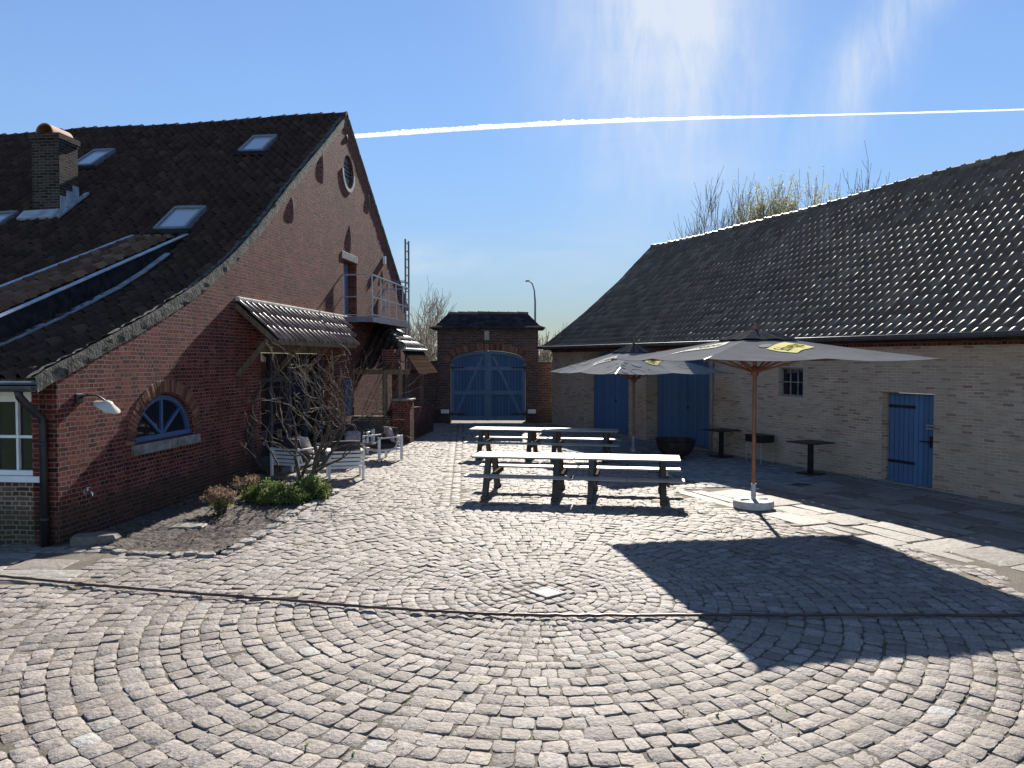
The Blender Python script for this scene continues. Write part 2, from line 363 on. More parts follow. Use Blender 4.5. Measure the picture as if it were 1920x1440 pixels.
def arch_pts(s0, s1, zs, zc, n=16, ex=2.):
    c, a = (s0 + s1) / 2, (s1 - s0) / 2
    return [(c + a * math.cos(t), zs + (zc - zs) * max(0, math.sin(t)) ** (2 / ex)) for t in np.linspace(0, math.pi, n)]
def voussoirs(P, s0, s1, zs, zc, th, mat, parent, bw=.075, ex=2., prot=.012, name='brick_arch', dep=.1, t0=0.):
    mb = MB(); pts = arch_pts(s0, s1, zs, zc, 400, ex); pts = [np.array(p) for p in pts]
    seg = np.cumsum([0] + [np.linalg.norm(pts[i + 1] - pts[i]) for i in range(len(pts) - 1)])
    L = seg[-1]; n = max(3, int(L / bw))
    def pos(d):
        i = min(len(pts) - 2, int(np.searchsorted(seg, d, 'right')) - 1); f = (d - seg[i]) / max(1e-9, seg[i + 1] - seg[i]); return pts[i] + f * (pts[i + 1] - pts[i])
    for k in range(n):
        d = (k + .5) * L / n; p = pos(d); q = pos(min(L, d + .02)) - pos(max(0, d - .02)); q = q / np.linalg.norm(q); nn = np.array([q[1], -q[0]])
        if nn @ (p - np.array([(s0 + s1) / 2, zs - .2])) < 0: nn = -nn
        w = L / n * .43; w2 = w * 1.1; pr = prot + random.uniform(-.003, .006); t_ = th + random.uniform(-.008, .008)
        c = [p - q * w, p + q * w, p + q * w2 + nn * t_, p - q * w2 + nn * t_]
        mb.hexa([P(x[0], -dep, x[1]) for x in c] + [P(x[0], pr, x[1]) for x in c])
    return mb.build(name, mat, parent, bevel=.006, tint=True)

def smooth_profile(pts, n=200, it=30):
    pts = np.array(pts, float); x = np.linspace(pts[0, 0], pts[-1, 0], n); z = np.interp(x, pts[:, 0], pts[:, 1])
    for _ in range(it): z[1:-1] = .25 * z[:-2] + .5 * z[1:-1] + .25 * z[2:]
    return x, z

FS = np.array([0, .10, .24, .42, .58, .70, .79, .88, .95, 1.0])
HS = np.array([.030, .012, .002, .0, .008, .026, .046, .056, .050, .032])
def pantiles(name, surf, a0, a1, L, mat, parent, w=.235, g=.32, amp=1., lift=.03, keep=None, seed=1, jit=1., flip=False, prof=None):
    r = np.random.default_rng(seed)
    na, nt_ = int((a1 - a0) / w), int(math.ceil(L / g))
    J, I = np.meshgrid(np.arange(na), np.arange(nt_)); J = J.ravel(); I = I.ravel()
    if keep is not None:
        k = keep(a0 + (J + .5) * w, (I + .5) * g); J = J[k]; I = I[k]
    FS_, HS_ = prof if prof is not None else (FS, HS)
    n = len(J); K = len(FS_)
    fs = (1 - FS_)[::-1] if flip else FS_; hs = HS_[::-1] if flip else HS_
    aj = r.normal(0, .006 * jit, n); tj = r.normal(0, .008 * jit, n); lj = np.abs(r.normal(0, .006 * jit, n)); tw = r.normal(0, .006 * jit, n)
    a = a0 + (J[:, None, None] + fs[None, None, :] * 1.02) * w + aj[:, None, None] + np.zeros((n, 3, K))
    tt = np.stack([I * g - .02 + tj, I * g - .02 + tj, np.minimum((I + 1) * g + .03, L)], 1)[:, :, None] + np.zeros((n, 3, K))
    h = hs[None, None, :] * amp + np.stack([lift - .028 + lj, lift + lj, lj * 0], 1)[:, :, None] + tw[:, None, None] * (fs - .5)[None, None, :] * 2
    P, Nn = surf(a.ravel(), tt.ravel())
    V = P + Nn * h.ravel()[:, None]
    base = np.arange(n)[:, None, None] * (3 * K)
    q = []
    for rr in range(2):
        for k in range(K - 1): q.append([rr * K + k, rr * K + k + 1, (rr + 1) * K + k + 1, (rr + 1) * K + k])
    Q = (base + np.array(q)[None]).reshape(-1, 4)
    if flip: Q = Q[:, ::-1]
    tint = np.clip(r.beta(2, 2.2, n), 0, 1); tint = np.repeat(tint, 3 * K)
    return np_mesh(name, V, Q, tint, mat, parent)
def profile_surf(frame, prof, sag=None):
    """roof surface from a profile (d, z) ; frame(a,d,z)->xyz arrays. returns surf(a,t) and slope length"""
    x, z = prof; seg = np.hypot(np.diff(x), np.diff(z)); cum = np.concatenate([[0], np.cumsum(seg)])
    def pos(a, t):
        t = np.clip(t, 0, None); d = np.interp(t, cum, x); zz = np.interp(t, cum, z)
        over = np.maximum(t - cum[-1], 0)
        if sag is not None: zz = zz + sag(a, d)
        return frame(a, d, zz)
    def surf(a, t):
        t = np.maximum(t, 0); P = pos(a, t); e = .05
        da = pos(a + e, t) - pos(a - e, t); dt = pos(a, np.minimum(t + e, cum[-1])) - pos(a, np.maximum(t - e, 0))
        nn = np.cross(da, dt); nn /= np.linalg.norm(nn, axis=1)[:, None]; nn *= np.sign(nn[:, 2])[:, None]
        return P, nn
    return surf, cum[-1], pos
def ridge_caps(name, pts, r, mat, parent, seg=.38):
    mb = MB(); pts = [Vector(p) for p in pts]
    L = sum((pts[i + 1] - pts[i]).length for i in range(len(pts) - 1)); n = int(L / seg)
    def at_(d):
        for i in range(len(pts) - 1):
            l = (pts[i + 1] - pts[i]).length
            if d <= l or i == len(pts) - 2: return pts[i].lerp(pts[i + 1], d / l)
            d -= l
    for k in range(n):
        a = at_(k * L / n); b = at_((k + 1) * L / n + .04); j = random.uniform(-.012, .012)
        mb.tube([a + Vector((0, 0, j)), a.lerp(b, .12) + Vector((0, 0, j)), a.lerp(b, .16) + Vector((0, 0, j)), b + Vector((0, 0, j - .012))], [r * 1.16, r * 1.14, r, r * .94], 12)
    return mb.build(name, mat, parent, smooth=False, tint=True, uv=False)

# ------------------------------------------------------------------ ground
def in_poly(x, y, poly):
    x = np.asarray(x); y = np.asarray(y); ins = np.zeros(x.shape, bool); j = len(poly) - 1
    for i in range(len(poly)):
        xi, yi = poly[i]; xj, yj = poly[j]
        c = ((yi > y) != (yj > y)) & (x < (xj - xi) * (y - yi) / (yj - yi + 1e-12) + xi); ins ^= c; j = i
    return ins
CC = np.array([.28, 8.46])
bed_poly = [(-6.2, 10.72), (-5.16, 10.25), (-4.5, 10.12), (-3.83, 10.14), (-3.72, 11.3), (-3.72, 12.6), (-3.62, 13.8), (-3.5, 14.9), (-3.75, 15.7), (-5.2, 16.3), (-5.74, 16.4)]
def barn_sd(x, y): dx, dy = x - W0[0], y - W0[1]; return dx * B[0] + dy * B[1], dx * NB[0] + dy * NB[1]
def flag_edge(s): return 4.75 + .25 * np.sin(s * 2.1) + .22 * np.sin(s * 4.7 + 1)
def region(x, y):
    """0 cobble, 1 bed, 2 flagstones, 3 gravel, 4 under buildings"""
    s, d = barn_sd(x, y); r = np.zeros(x.shape, int)
    gs = (x - C0[0]) * T[0] + (y - C0[1]) * T[1]; gp = (x - C0[0]) * N[0] + (y - C0[1]) * N[1]
    r[(s < 1.2 + d * .16) & (d < flag_edge(s))] = 2
    r[(s >= 1.2 + d * .16) & (s < 10.6) & (d < 3.7 + .1 * np.sin(s * 3))] = 3
    r[in_poly(x, y, bed_poly)] = 1
    r[(d < .02) | ((gs > -.02) & (gp < .02)) | (y > 31.1)] = 4
    r[(x < -5.25) & (y < 10.5) & (y > 8.85) & (y < 10.2 + (x + 5.25) * .02) & (x > -9)] = 2
    return r

terr = MB().add([(-400, -300, -.09), (400, -300, -.09), (400, 500, -.09), (-400, 500, -.09)], [(0, 1, 2, 3)]).build('terrain', M['grass']); tag(terr, kind='structure')
# sandy bed between the stones
gx, gy = np.meshgrid(np.linspace(-12, 12, 97), np.linspace(-4, 32.2, 146))
gz = -.009 + .003 * np.sin(gx * 2.3) * np.cos(gy * 1.9)
idx = np.arange(gx.size).reshape(gx.shape)
Q = np.stack([idx[:-1, :-1], idx[:-1, 1:], idx[1:, 1:], idx[1:, :-1]], -1).reshape(-1, 4)
yard = np_mesh('yard_ground', np.stack([gx.ravel(), gy.ravel(), gz.ravel()], 1), Q, rng.random(gx.size), M['sand']); tag(yard, kind='structure')

def stones(groups, name, mat):
    Vs = []; Qs = []; Ts = []; off = 0
    for (C, th, hl, hw, n, tint, zoff) in groups:
        m = len(C); g = np.linspace(-1, 1, n); X, Y = np.meshgrid(g, g); X = X.ravel()[None]; Y = Y.ravel()[None]
        jc = rng.normal(0, .062, (m, 4, 2))
        w = [(1 - X) * (1 - Y) / 4, (1 + X) * (1 - Y) / 4, (1 + X) * (1 + Y) / 4, (1 - X) * (1 + Y) / 4]
        rd = 1 - .10 * X * X * Y * Y
        lx = X * rd + sum(w[k] * jc[:, k, 0:1] for k in range(4)); ly = Y * rd + sum(w[k] * jc[:, k, 1:2] for k in range(4))
        if n > 4:
            edge = (np.abs(X) > .99) | (np.abs(Y) > .99)
            lx = lx + edge * rng.normal(0, .024, (m, n * n)); ly = ly + edge * rng.normal(0, .024, (m, n * n))
        dome = rng.uniform(.004, .012, (m, 1))
        z = zoff[:, None] + rng.normal(0, .0035, (m, 1)) * X + rng.normal(0, .0035, (m, 1)) * Y + dome * (1 - np.abs(X) ** 4) * (1 - np.abs(Y) ** 4) - .002
        if n > 4: z = z + rng.normal(0, .0022, (m, n * n)) * ((np.abs(X) < .99) & (np.abs(Y) < .99))
        c, s = np.cos(th)[:, None], np.sin(th)[:, None]
        px, py = lx * hl[:, None], ly * hw[:, None]
        wx = C[:, 0:1] + px * c - py * s; wy = C[:, 1:2] + px * s + py * c
        top = np.stack([wx, wy, z], -1)
        ii = np.arange(n * n).reshape(n, n)
        ring = np.concatenate([ii[0, :-1], ii[:-1, -1], ii[-1, :0:-1], ii[:0:-1, 0]])
        sk0 = top[:, ring, :].copy(); sk = sk0.copy(); sk[:, :, 2] = -.04
        sk[:, :, :2] = C[:, None, :] + (sk[:, :, :2] - C[:, None, :]) * 1.03
        V = np.concatenate([top, sk, sk0], 1); nv = V.shape[1]
        q = [ii[:-1, :-1].ravel(), ii[:-1, 1:].ravel(), ii[1:, 1:].ravel(), ii[1:, :-1].ravel()]
        q = np.stack(q, -1); k = len(ring); kk = np.arange(k)
        q2 = np.stack([n * n + kk, n * n + (kk + 1) % k, n * n + k + (kk + 1) % k, n * n + k + kk], -1)
        q = np.concatenate([q, q2]); Qs.append((q[None] + (off + np.arange(m) * nv)[:, None, None]).reshape(-1, 4)); Vs.append(V.reshape(-1, 3)); Ts.append(np.repeat(tint, nv)); off += m * nv
    return np_mesh(name, np.concatenate(Vs), np.concatenate(Qs), np.concatenate(Ts), mat)

C = []; TH = []; HL = []; HW = []
RMAX = 5.15
r = .42
while r < RMAX:
    dr = (.125 if r < 1.0 else .15 if r < 2 else .172) + rng.normal(0, .002); rc = r + dr / 2
    n = int(round(2 * math.pi * rc / (.135 if r < 1.2 else .175 if r > 2.4 else .155))); ph = rng.random() * 6
    wd = rng.uniform(.78, 1.22, n); wd = wd / wd.sum() * 2 * math.pi; e = np.concatenate([[0], np.cumsum(wd)]) + ph
    am = (e[:-1] + e[1:]) / 2
    for k in range(n):
        C.append((CC[0] + rc * math.cos(am[k]), CC[1] + rc * math.sin(am[k]))); TH.append(am[k] + math.pi / 2 + rng.normal(0, .02)); HL.append(wd[k] * rc / 2 * .97 - .002); HW.append(dr / 2 * .955 + rng.normal(0, .003))
    r += dr
# inner stones set on the diagonal round the drain
for i in range(-3, 4):
    for j in range(-3, 4):
        p = CC + np.array([.05, 0]) + .137 * (i * np.array([.78, .62]) + j * np.array([-.62, .78]))
        if .16 < np.linalg.norm(p - CC - np.array([.10, 0])) and np.linalg.norm(p - CC) < .40: C.append(tuple(p)); TH.append(math.atan2(.62, .78) + rng.normal(0, .1)); HL.append(.058); HW.append(.055)
y = 3.2
lane = lambda y: -1.28 - (y - 16.5) * .062
while y < 31.2:
    dr = .165 + rng.normal(0, .006); x = -9 + rng.random() * .2
    while x < 9.5:
        w = rng.uniform(.135, .225); cx = x + w / 2; cy = y + dr / 2 + .03 * math.sin(cx * .9 + y) + rng.normal(0, .004)
        lx = lane(cy)
        inlane = 13 < cy and abs(cx - lx) < .21
        if math.hypot(cx - CC[0], cy - CC[1]) > RMAX + .07 and not inlane:
            C.append((cx, cy)); TH.append(rng.normal(0, .03)); HL.append(w / 2 * .955); HW.append(dr / 2 * .95)
        x += w
    y += dr
y = 13.2
while y < 31.1:
    l = rng.uniform(.17, .25)
    for k in (-.5, .5):
        C.append((lane(y) + k * .19, y + rng.normal(0, .01))); TH.append(math.pi / 2 + .06); HL.append(l / 2 * .9); HW.append(.082)
    y += l
C = np.array(C); TH = np.array(TH); HL = np.array(HL); HW = np.array(HW)
k = region(C[:, 0], C[:, 1]) == 0; k &= ~((np.hypot(C[:, 0] - .39, C[:, 1] - 8.46) < .17))
vis = (np.abs(C[:, 0]) < .80 * C[:, 1] + 1.2); k &= vis
C, TH, HL, HW = C[k], TH[k], HL[k], HW[k]
TI = np.clip(rng.normal(.5, .2, len(C)), 0, .9); sp = rng.random(len(C)); TI[sp > .965] = rng.uniform(.89, 1, (sp > .965).sum())
ZO = rng.normal(0, .0035, len(C))
gr = []
for lo, hi, n in ((0, 9.2, 7), (9.2, 14, 5), (14, 40, 4)):
    q = (C[:, 1] >= lo) & (C[:, 1] < hi); gr.append((C[q], TH[q], HL[q], HW[q], n, TI[q], ZO[q]))
pav = stones(gr, 'cobblestone_paving', M['cobble']); tag(pav, kind='structure')

# flagstones along the barn and by the farmhouse corner
def flag_field(name, frame, s0, s1, d0, d1, ok, seed, smin=.5, smax=1.25, dmin=.42, dmax=.85):
    r = random.Random(seed); mb = MB(); s = s0
    d = d0
    while d < d1:
        dd = r.uniform(dmin, dmax); s = s0 + r.uniform(-.6, 0)
        while s < s1:
            w = r.uniform(smin, smax); parts = [(d, dd)] if r.random() < .7 else [(d, dd * .45), (d + dd * .45, dd * .55)]
            for (a, h) in parts:
                g = .012; j = .055
                cs = [(s + g, a + g), (s + w - g, a + g), (s + w - g, a + h - g), (s + g, a + h - g)]
                cs = [(p + r.uniform(-j, j) * .6, q + r.uniform(-j, j)) for p, q in cs]
                ctr = frame(sum(p for p, q in cs) / 4, sum(q for p, q in cs) / 4)
                if not ok(*ctr): continue
                pts = []
                for i in range(4):
                    p, q = cs[i], cs[(i + 1) % 4]
                    for f in (.08, .36, .64, .92): pts.append((p[0] + (q[0] - p[0]) * f + r.uniform(-.014, .014), p[1] + (q[1] - p[1]) * f + r.uniform(-.014, .014)))
                z0 = r.uniform(-.004, .012); tx, ty = r.uniform(-.012, .012), r.uniform(-.012, .012); cm = (sum(p for p, q in pts) / 16, sum(q for p, q in pts) / 16)
                V = []; F = []
                for ringf, dz in ((1., -.05), (1., -.008), (.965, .0), (.55, .003)):
                    for p, q in pts:
                        a_, b_ = cm[0] + (p - cm[0]) * ringf, cm[1] + (q - cm[1]) * ringf; X, Y = frame(a_, b_); V.append((X, Y, z0 + dz + tx * (a_ - cm[0]) + ty * (b_ - cm[1]) + (r.uniform(-.003, .003) if dz >= 0 else 0)))
                m = 16
                for k in range(3):
                    for i in range(m): F.append((k * m + i, k * m + (i + 1) % m, (k + 1) * m + (i + 1) % m, (k + 1) * m + i))
                F.append(tuple(range(3 * m, 4 * m))); mb.add(V, F, r.random())
            s += w
        d += dd
    o = mb.build(name, M['slab'], tint=True, uv=False, smooth=False); tag(o, kind='structure'); return o
ok2 = lambda x, y: int(region(np.array([x]), np.array([y]))[0]) == 2
flag_field('flagstone_pavement', lambda s, d: tuple((W0 + s * B + d * NB)), -9.5, 2.2, .05, 5.4, lambda x, y: ok2(x, y) and x > 0, 3)
flag_field('flagstone_path', lambda a, b: (a, b), -9.2, -5.2, 8.86, 10.6, lambda x, y: ok2(x, y) and x < -4, 9, .7, 1.4, .45, .7)
# gravel in front of the barn doors
gv = []; gf = []
ss, dd = np.meshgrid(np.arange(1.0, 11., .09), np.arange(0.02, 4.1, .09))
gxy = W0[None] + ss.ravel()[:, None] * B + dd.ravel()[:, None] * NB
ii = np.arange(ss.size).reshape(ss.shape); Q = np.stack([ii[:-1, :-1], ii[:-1, 1:], ii[1:, 1:], ii[1:, :-1]], -1).reshape(-1, 4)
ctr = gxy[Q].mean(1); Q = Q[region(ctr[:, 0], ctr[:, 1]) == 3]
grv = np_mesh('gravel', np.concatenate([gxy, rng.normal(0.004, .007, (len(gxy), 1))], 1), Q, rng.random(len(gxy)), M['gravel']); tag(grv, kind='structure')
# planting bed soil
sx, sy = np.meshgrid(np.arange(-6.4, -3.3, .045), np.arange(9.9, 16.7, .045))
ii = np.arange(sx.size).reshape(sx.shape); Q = np.stack([ii[:-1, :-1], ii[:-1, 1:], ii[1:, 1:], ii[1:, :-1]], -1).reshape(-1, 4)
sxy = np.stack([sx.ravel(), sy.ravel()], 1); ctr = sxy[Q].mean(1); Q = Q[in_poly(ctr[:, 0], ctr[:, 1], [(p[0] - .05 * np.sign(p[0] + 4.8), p[1]) for p in bed_poly])]
hz = .025 + .03 * np.sin(sx * 1.7 + 1) * np.cos(sy * 1.3) + rng.normal(0, .013, sx.shape)
soil = np_mesh('garden_soil', np.concatenate([sxy, hz.reshape(-1, 1)], 1), Q, rng.random(len(sxy)), M['soil']); tag(soil, kind='structure')

def rock(name, c, size, rz, mat, seed, label, cat, group=None, flat=True):
    r = random.Random(seed); mb = MB(); n = 10; pts = []
    for i in range(n):
        a = 2 * math.pi * i / n; e = 1 / max(abs(math.cos(a)) ** 4 + abs(math.sin(a)) ** 4, .1) ** .25
        pts.append((math.cos(a) * e * size[0] / 2 * r.uniform(.86, 1.05), math.sin(a) * e * size[1] / 2 * r.uniform(.86, 1.05)))
    V = []; F = []
    for f, z in ((1., -.06), (1.02, size[2] * .55), (.9, size[2] * .95), (.5, size[2])):
        for p in pts: V.append((p[0] * f, p[1] * f, z + r.uniform(-.006, .006)))
    for k in range(3):
        for i in range(n): F.append((k * n + i, k * n + (i + 1) % n, (k + 1) * n + (i + 1) % n, (k + 1) * n + i))
    F.append(tuple(range(3 * n, 4 * n))); mb.add(V, F, r.random())
    o = mb.build(name, mat, tint=True, local=True, uv=False); o.location = c; o.rotation_euler = (0, 0, rz); tag(o, label, cat, group); return o
edge_line = [(-5.75, 10.52), (-5.16, 10.22), (-4.5, 10.09), (-3.83, 10.11), (-3.69, 11.3), (-3.69, 12.6), (-3.57, 13.8), (-3.45, 14.9), (-3.72, 15.75)]
k = 0
for i in range(len(edge_line) - 1):
    a, b = np.array(edge_line[i]), np.array(edge_line[i + 1]); L = np.linalg.norm(b - a); d = 0
    while d < L - .12:
        l = random.uniform(.18, .55) if i >= 3 else random.uniform(.16, .32)
        c = a + (b - a) * min(1, (d + l / 2) / L)
        rock('edging_stone', (c[0], c[1], 0), (l * .95, random.uniform(.14, .26), random.uniform(.02, .06)), math.atan2(b[1] - a[1], b[0] - a[0]) + random.uniform(-.12, .12), M['slab'], 100 + k, 'low weathered grey stone edging the planting bed', 'edging stone', 'edging stones around the planting bed'); k += 1; d += l
rock('stepping_stone', (-4.92, 11.62, .04), (.55, .34, .04), .1, M['slab'], 301, 'flat tan stepping stone lying alone on the bare soil', 'stone slab')
rock('stone_step', (-5.86, 10.75, .01), (.62, .36, .13), .25, M['slab'], 302, 'grey stone block at the foot of the brick house corner', 'stone block')

# drain cover at the centre of the rings
t = empty('drain_cover', (.40, 8.46, 0), R(38), 'small square grated drain cover at the centre of the cobble rings', 'drain cover')
mb = MB(); [mb.box((x, y, .004), d) for x, y, d in ((0, .125, (.29, .04, .03)), (0, -.125, (.29, .04, .03)), (.125, 0, (.04, .21, .03)), (-.125, 0, (.04, .21, .03)))]; mb.build('frame', M['stone'], t, True)
mb = MB(); [mb.box((x, 0, .006), (.012, .208, .02)) for x in np.arange(-.09, .1, .022)]; [mb.box((0, y, .004), (.205, .01, .016)) for y in (-.07, 0, .07)]; mb.build('grate', M['steel_dark'], t, True)
MB().box((0, 0, -.006), (.21, .21, .01)).build('pit', M['concrete'], t, True)

# hose
hp = [(-9.0, 9.75), (-7.2, 9.3), (-6.06, 9.02), (-5.0, 8.72), (-4.05, 8.48), (-3.1, 8.26), (-2.27, 8.08), (-1.4, 7.87), (-.6, 7.72), (.21, 7.63), (1.2, 7.62), (2.36, 7.64), (3.6, 7.63), (5.13, 7.62), (7.5, 7.66)]
def catmull(p, n=8):
    p = [np.array(q, float) for q in p]; p = [2 * p[0] - p[1]] + p + [2 * p[-1] - p[-2]]; o = []
    for i in range(1, len(p) - 2):
        for t in np.linspace(0, 1, n, endpoint=False):
            o.append(.5 * (2 * p[i] + (p[i + 1] - p[i - 1]) * t + (2 * p[i - 1] - 5 * p[i] + 4 * p[i + 1] - p[i + 2]) * t * t + (3 * p[i] - p[i - 1] - 3 * p[i + 1] + p[i + 2]) * t ** 3))
    return o + [p[-2]]
hq = catmull(hp, 12)
t = empty('garden_hose', (-6.06, 9.02, 0), 0, 'long dark brown garden hose lying across the cobbles', 'hose')
MB().tube([(q[0], q[1] + random.gauss(0, .004), .034 + random.gauss(0, .002)) for q in hq], .016, 8).build('tube', M['hose'], t, smooth=True, uv=False)
MB().tube([(-2.98, 8.235, .036), (-2.90, 8.218, .036)], .021, 10).build('coupling', M['pipe_black'], t, uv=False)

# ------------------------------------------------------------------ farmhouse
fh = empty('farmhouse', (-6.31, 10.65, 0), 0, 'tall red brick farmhouse with dark tiled roof and steep gable', 'house')
PROF = [(-.42, 2.30), (0, 2.46), (2, 3.17), (4, 3.98), (5.4, 4.72), (6.7, 5.55), (8.6, 6.94), (11, 8.55), (13, 9.96)]
px_, pz_ = smooth_profile(PROF, 160, 25)
zroof = lambda s: float(np.interp(s, px_, pz_)) if s <= 13 else 9.96 - (s - 13) * .684
outl = [(0, -.1), (20.4, -.1), (20.4, zroof(20.4) - .06), (13, 9.86)] + [(s, zroof(s) - .07) for s in np.linspace(12, 0, 16)]
win_arch = [(1.85, 1.20)] + [(3.70, 1.20)] + arch_pts(1.85, 3.70, 1.22, 1.99, 22)[1:-1]
ocu_c = (13.1, 8.3); oc = lambda r, n=24: [(ocu_c[0] + r * math.cos(a), ocu_c[1] + r * math.sin(a)) for a in np.linspace(0, 2 * math.pi, n, endpoint=False)]
holes = [win_arch, [(6.65, .02), (11.3, .02), (11.3, 2.75), (6.65, 2.75)], [(12.6, .84), (13.5, .84), (13.5, 2.0), (12.6, 2.0)], [(12.55, 3.93), (13.85, 3.93), (13.85, 5.6), (12.55, 5.6)], oc(.5)]
wall('gable_wall', M['brick_red'], GP, outl, holes, .38, fh)
# front wall (faces the camera, left of the corner)
FP = lambda a, p, z: tuple((C0 - N * a - T * p)) + (z,)        # a to the left of the corner, p outwards (towards the camera)
wall('front_wall', M['brick_brown'], FP, [(0.002, -.1), (14, -.1), (14, 2.35), (0.002, 2.35)], [[(.26, .94), (2.0, .94), (2.0, 2.24), (.26, 2.24)]], .35, fh)
# white window in it
w = MB(); F_ = lambda a0, a1, z0, z1, p0, p1, mb: mb.hexa([FP(a0, p0, z0), FP(a1, p0, z0), FP(a1, p1, z0), FP(a0, p1, z0), FP(a0, p0, z1), FP(a1, p0, z1), FP(a1, p1, z1), FP(a0, p1, z1)])
for a in (.26, 1.94): F_(a, a + .06, .97, 2.24, -.14, -.02, w)
F_(.32, 1.94, 2.0, 2.24, -.14, -.02, w); F_(.32, 1.94, .97, 1.04, -.14, -.02, w)
for a in (.62, .96, 1.3, 1.62): F_(a, a + .035, 1.04, 2.0, -.12, -.04, w)
F_(.32, 1.94, 1.49, 1.53, -.118, -.038, w)
wf = w.build('window', M['white'], fh, bevel=.004)
w = MB(); F_(.2, 2.1, .88, .966, -.16, .04, w); w.build('sill', M['white'], wf, bevel=.005)
w = MB(); F_(.3, 1.96, 1.0, 2.05, -.10, -.09, w); w.build('pane', M['glass'], wf)
# main roof
def fr(a, d, z): return np.stack([C0[0] + d * T[0] - a * N[0], C0[1] + d * T[1] - a * N[1], z], 1)
sag = lambda a, d: -.028 * np.clip(a, 0, 15) * np.clip(d, 0, 13) / 13 + .03 * np.sin(a * .9 + d * .5) * np.clip(a, 0, 1)
surf, Ls, posf = profile_surf(fr, (px_, pz_), sag)
cum = np.concatenate([[0], np.cumsum(np.hypot(np.diff(px_), np.diff(pz_)))])
t_of = lambda s: float(np.interp(s, px_, cum))
DA0, DA1, DS = 1.5, 2.8, 6.15                                   # shed dormer limits
roof = pantiles('roof', surf, .02, 15.2, Ls, M['tile_old'], fh, seed=5, jit=1.4, amp=1.7, lift=.04, keep=lambda a, t: ~((a > DA0 - .05) & (a < DA1 + .05) & (np.interp(t, cum, px_) < DS - .1)))
ORG[roof] = ORG[fh]
fr2 = lambda a, d, z: np.stack([C0[0] + (26 - d) * T[0] - a * N[0], C0[1] + (26 - d) * T[1] - a * N[1], z], 1)
MB().add([GP(13, .0, 9.92), GP(20.75, 0, 4.65), GP(20.75, -15, 4.3), GP(13, -15, 9.46), GP(13, .0, 9.86), GP(20.75, 0, 4.55), GP(20.75, -15, 4.2), GP(13, -15, 9.36)], [(0, 1, 2, 3), (4, 5, 6, 7), (0, 1, 5, 4), (1, 2, 6, 5), (2, 3, 7, 6), (3, 0, 4, 7)]).build('rear_roof', M['tile_old'], fh, tint=True)
ridge_caps('ridge', [posf(np.array([a]), np.array([Ls]))[0] + np.array([0, 0, .0]) for a in np.linspace(0.0, 15, 16)], .12, M['tile_old'], roof)
# under-roof sheet so no light comes through
us = np.linspace(0, Ls, 40); A_, U_ = np.meshgrid(np.array([.01, 4, 8, 15.1]), us); P_ = posf(A_.ravel(), U_.ravel()) - np.array([0, 0, .07])
ii = np.arange(A_.size).reshape(A_.shape); np_mesh('roof_lining', P_, np.stack([ii[:-1, :-1], ii[:-1, 1:], ii[1:, 1:], ii[1:, :-1]], -1).reshape(-1, 4), np.zeros(A_.size), M['tile_old'], roof)
# mossy mortar verge along the gable edge, lumpy
def verge(name, s0, s1, zf, mat, h=.26, p0=.0, p1=.05, n=90):
    V = []; F = []
    ss = np.linspace(s0, s1, n); 
    for i, s in enumerate(ss):
        z = zf(s); dz = (zf(min(s + .05, s1)) - zf(max(s - .05, s0))) / .1; c = 1 / math.hypot(1, dz); tx, tz = c, dz * c
        nx, nz = -tz, tx; hh = h * random.uniform(.92, 1.08)
        prof = [(.045, -.22), (.055, .0), (.06 + random.uniform(0, .012), p1 * .4), (.02, p1 * .6 + random.uniform(0, .006)), (-hh * .5, p1 * .5 + random.uniform(-.003, .005)), (-hh, p1 * .3 + random.uniform(-.003, .004)), (-hh * 1.03, -.02)]
        for o_, p in prof: V.append(GP(s + nx * o_, p, z + nz * o_))
    m = 7
    for i in range(n - 1):
        for k in range(m - 1): F.append((i * m + k, i * m + k + 1, (i + 1) * m + k + 1, (i + 1) * m + k))
    return MB().add(V, F).build(name, mat, fh, uv=False)
verge('verge', -.42, 13.02, zroof, M['verge'], h=.15, p1=.03)
verge('verge', 13.0, 20.6, zroof, M['verge'], h=.12)
# shed dormer: low-pitched tiled strip with lead cheek
def dz_(s): return zroof(DS) + .06 - .385 * (DS - s)
dsurf, dL, dpos = profile_surf(fr, (np.linspace(-.6, DS, 40), np.array([dz_(s) for s in np.linspace(-.6, DS, 40)])))
dorm = pantiles('dormer', dsurf, DA0 + .1, DA1 - .08, dL, M['tile_old_lit'], fh, seed=8, amp=1.4)
ORG[dorm] = ORG[fh]
ch = MB(); cs = [s for s in np.linspace(-.3, DS, 14)]
poly = [(s, zroof(s) - .05) for s in cs] + [(s, dz_(s) + .0) for s in cs[::-1][1:]]
for a in (DA0, DA1): ch.prism(poly, lambda s, z, a=a: GP(s, -a, z), lambda s, z, a=a: GP(s, -a - .05, z))
ch.build('cheek', M['lead_dark'], dorm)
for a, w_ in ((DA0 + .02, .11), (DA1 - .02, .09)):
    fl = MB()
    for s0, s1 in zip(np.linspace(-.4, DS + .15, 7)[:-1], np.linspace(-.4, DS + .15, 7)[1:]):
        fl.bar(GP(s0, -a, dz_(s0) + .03), GP(s1 + .02, -a, dz_(s1) + .035), w_, .03)
    fl.build('capping', M['lead'], dorm, bevel=.012)
fl = MB()
for s0, s1 in zip(np.linspace(.5, 5.3, 7)[:-1], np.linspace(.5, 5.3, 7)[1:]): fl.bar(GP(s0, -DA0 + .10, zroof(s0) + .115), GP(s1 + .03, -DA0 + .10, zroof(s1) + .12), .11, .03)
fl.build('flashing', M['lead'], dorm)
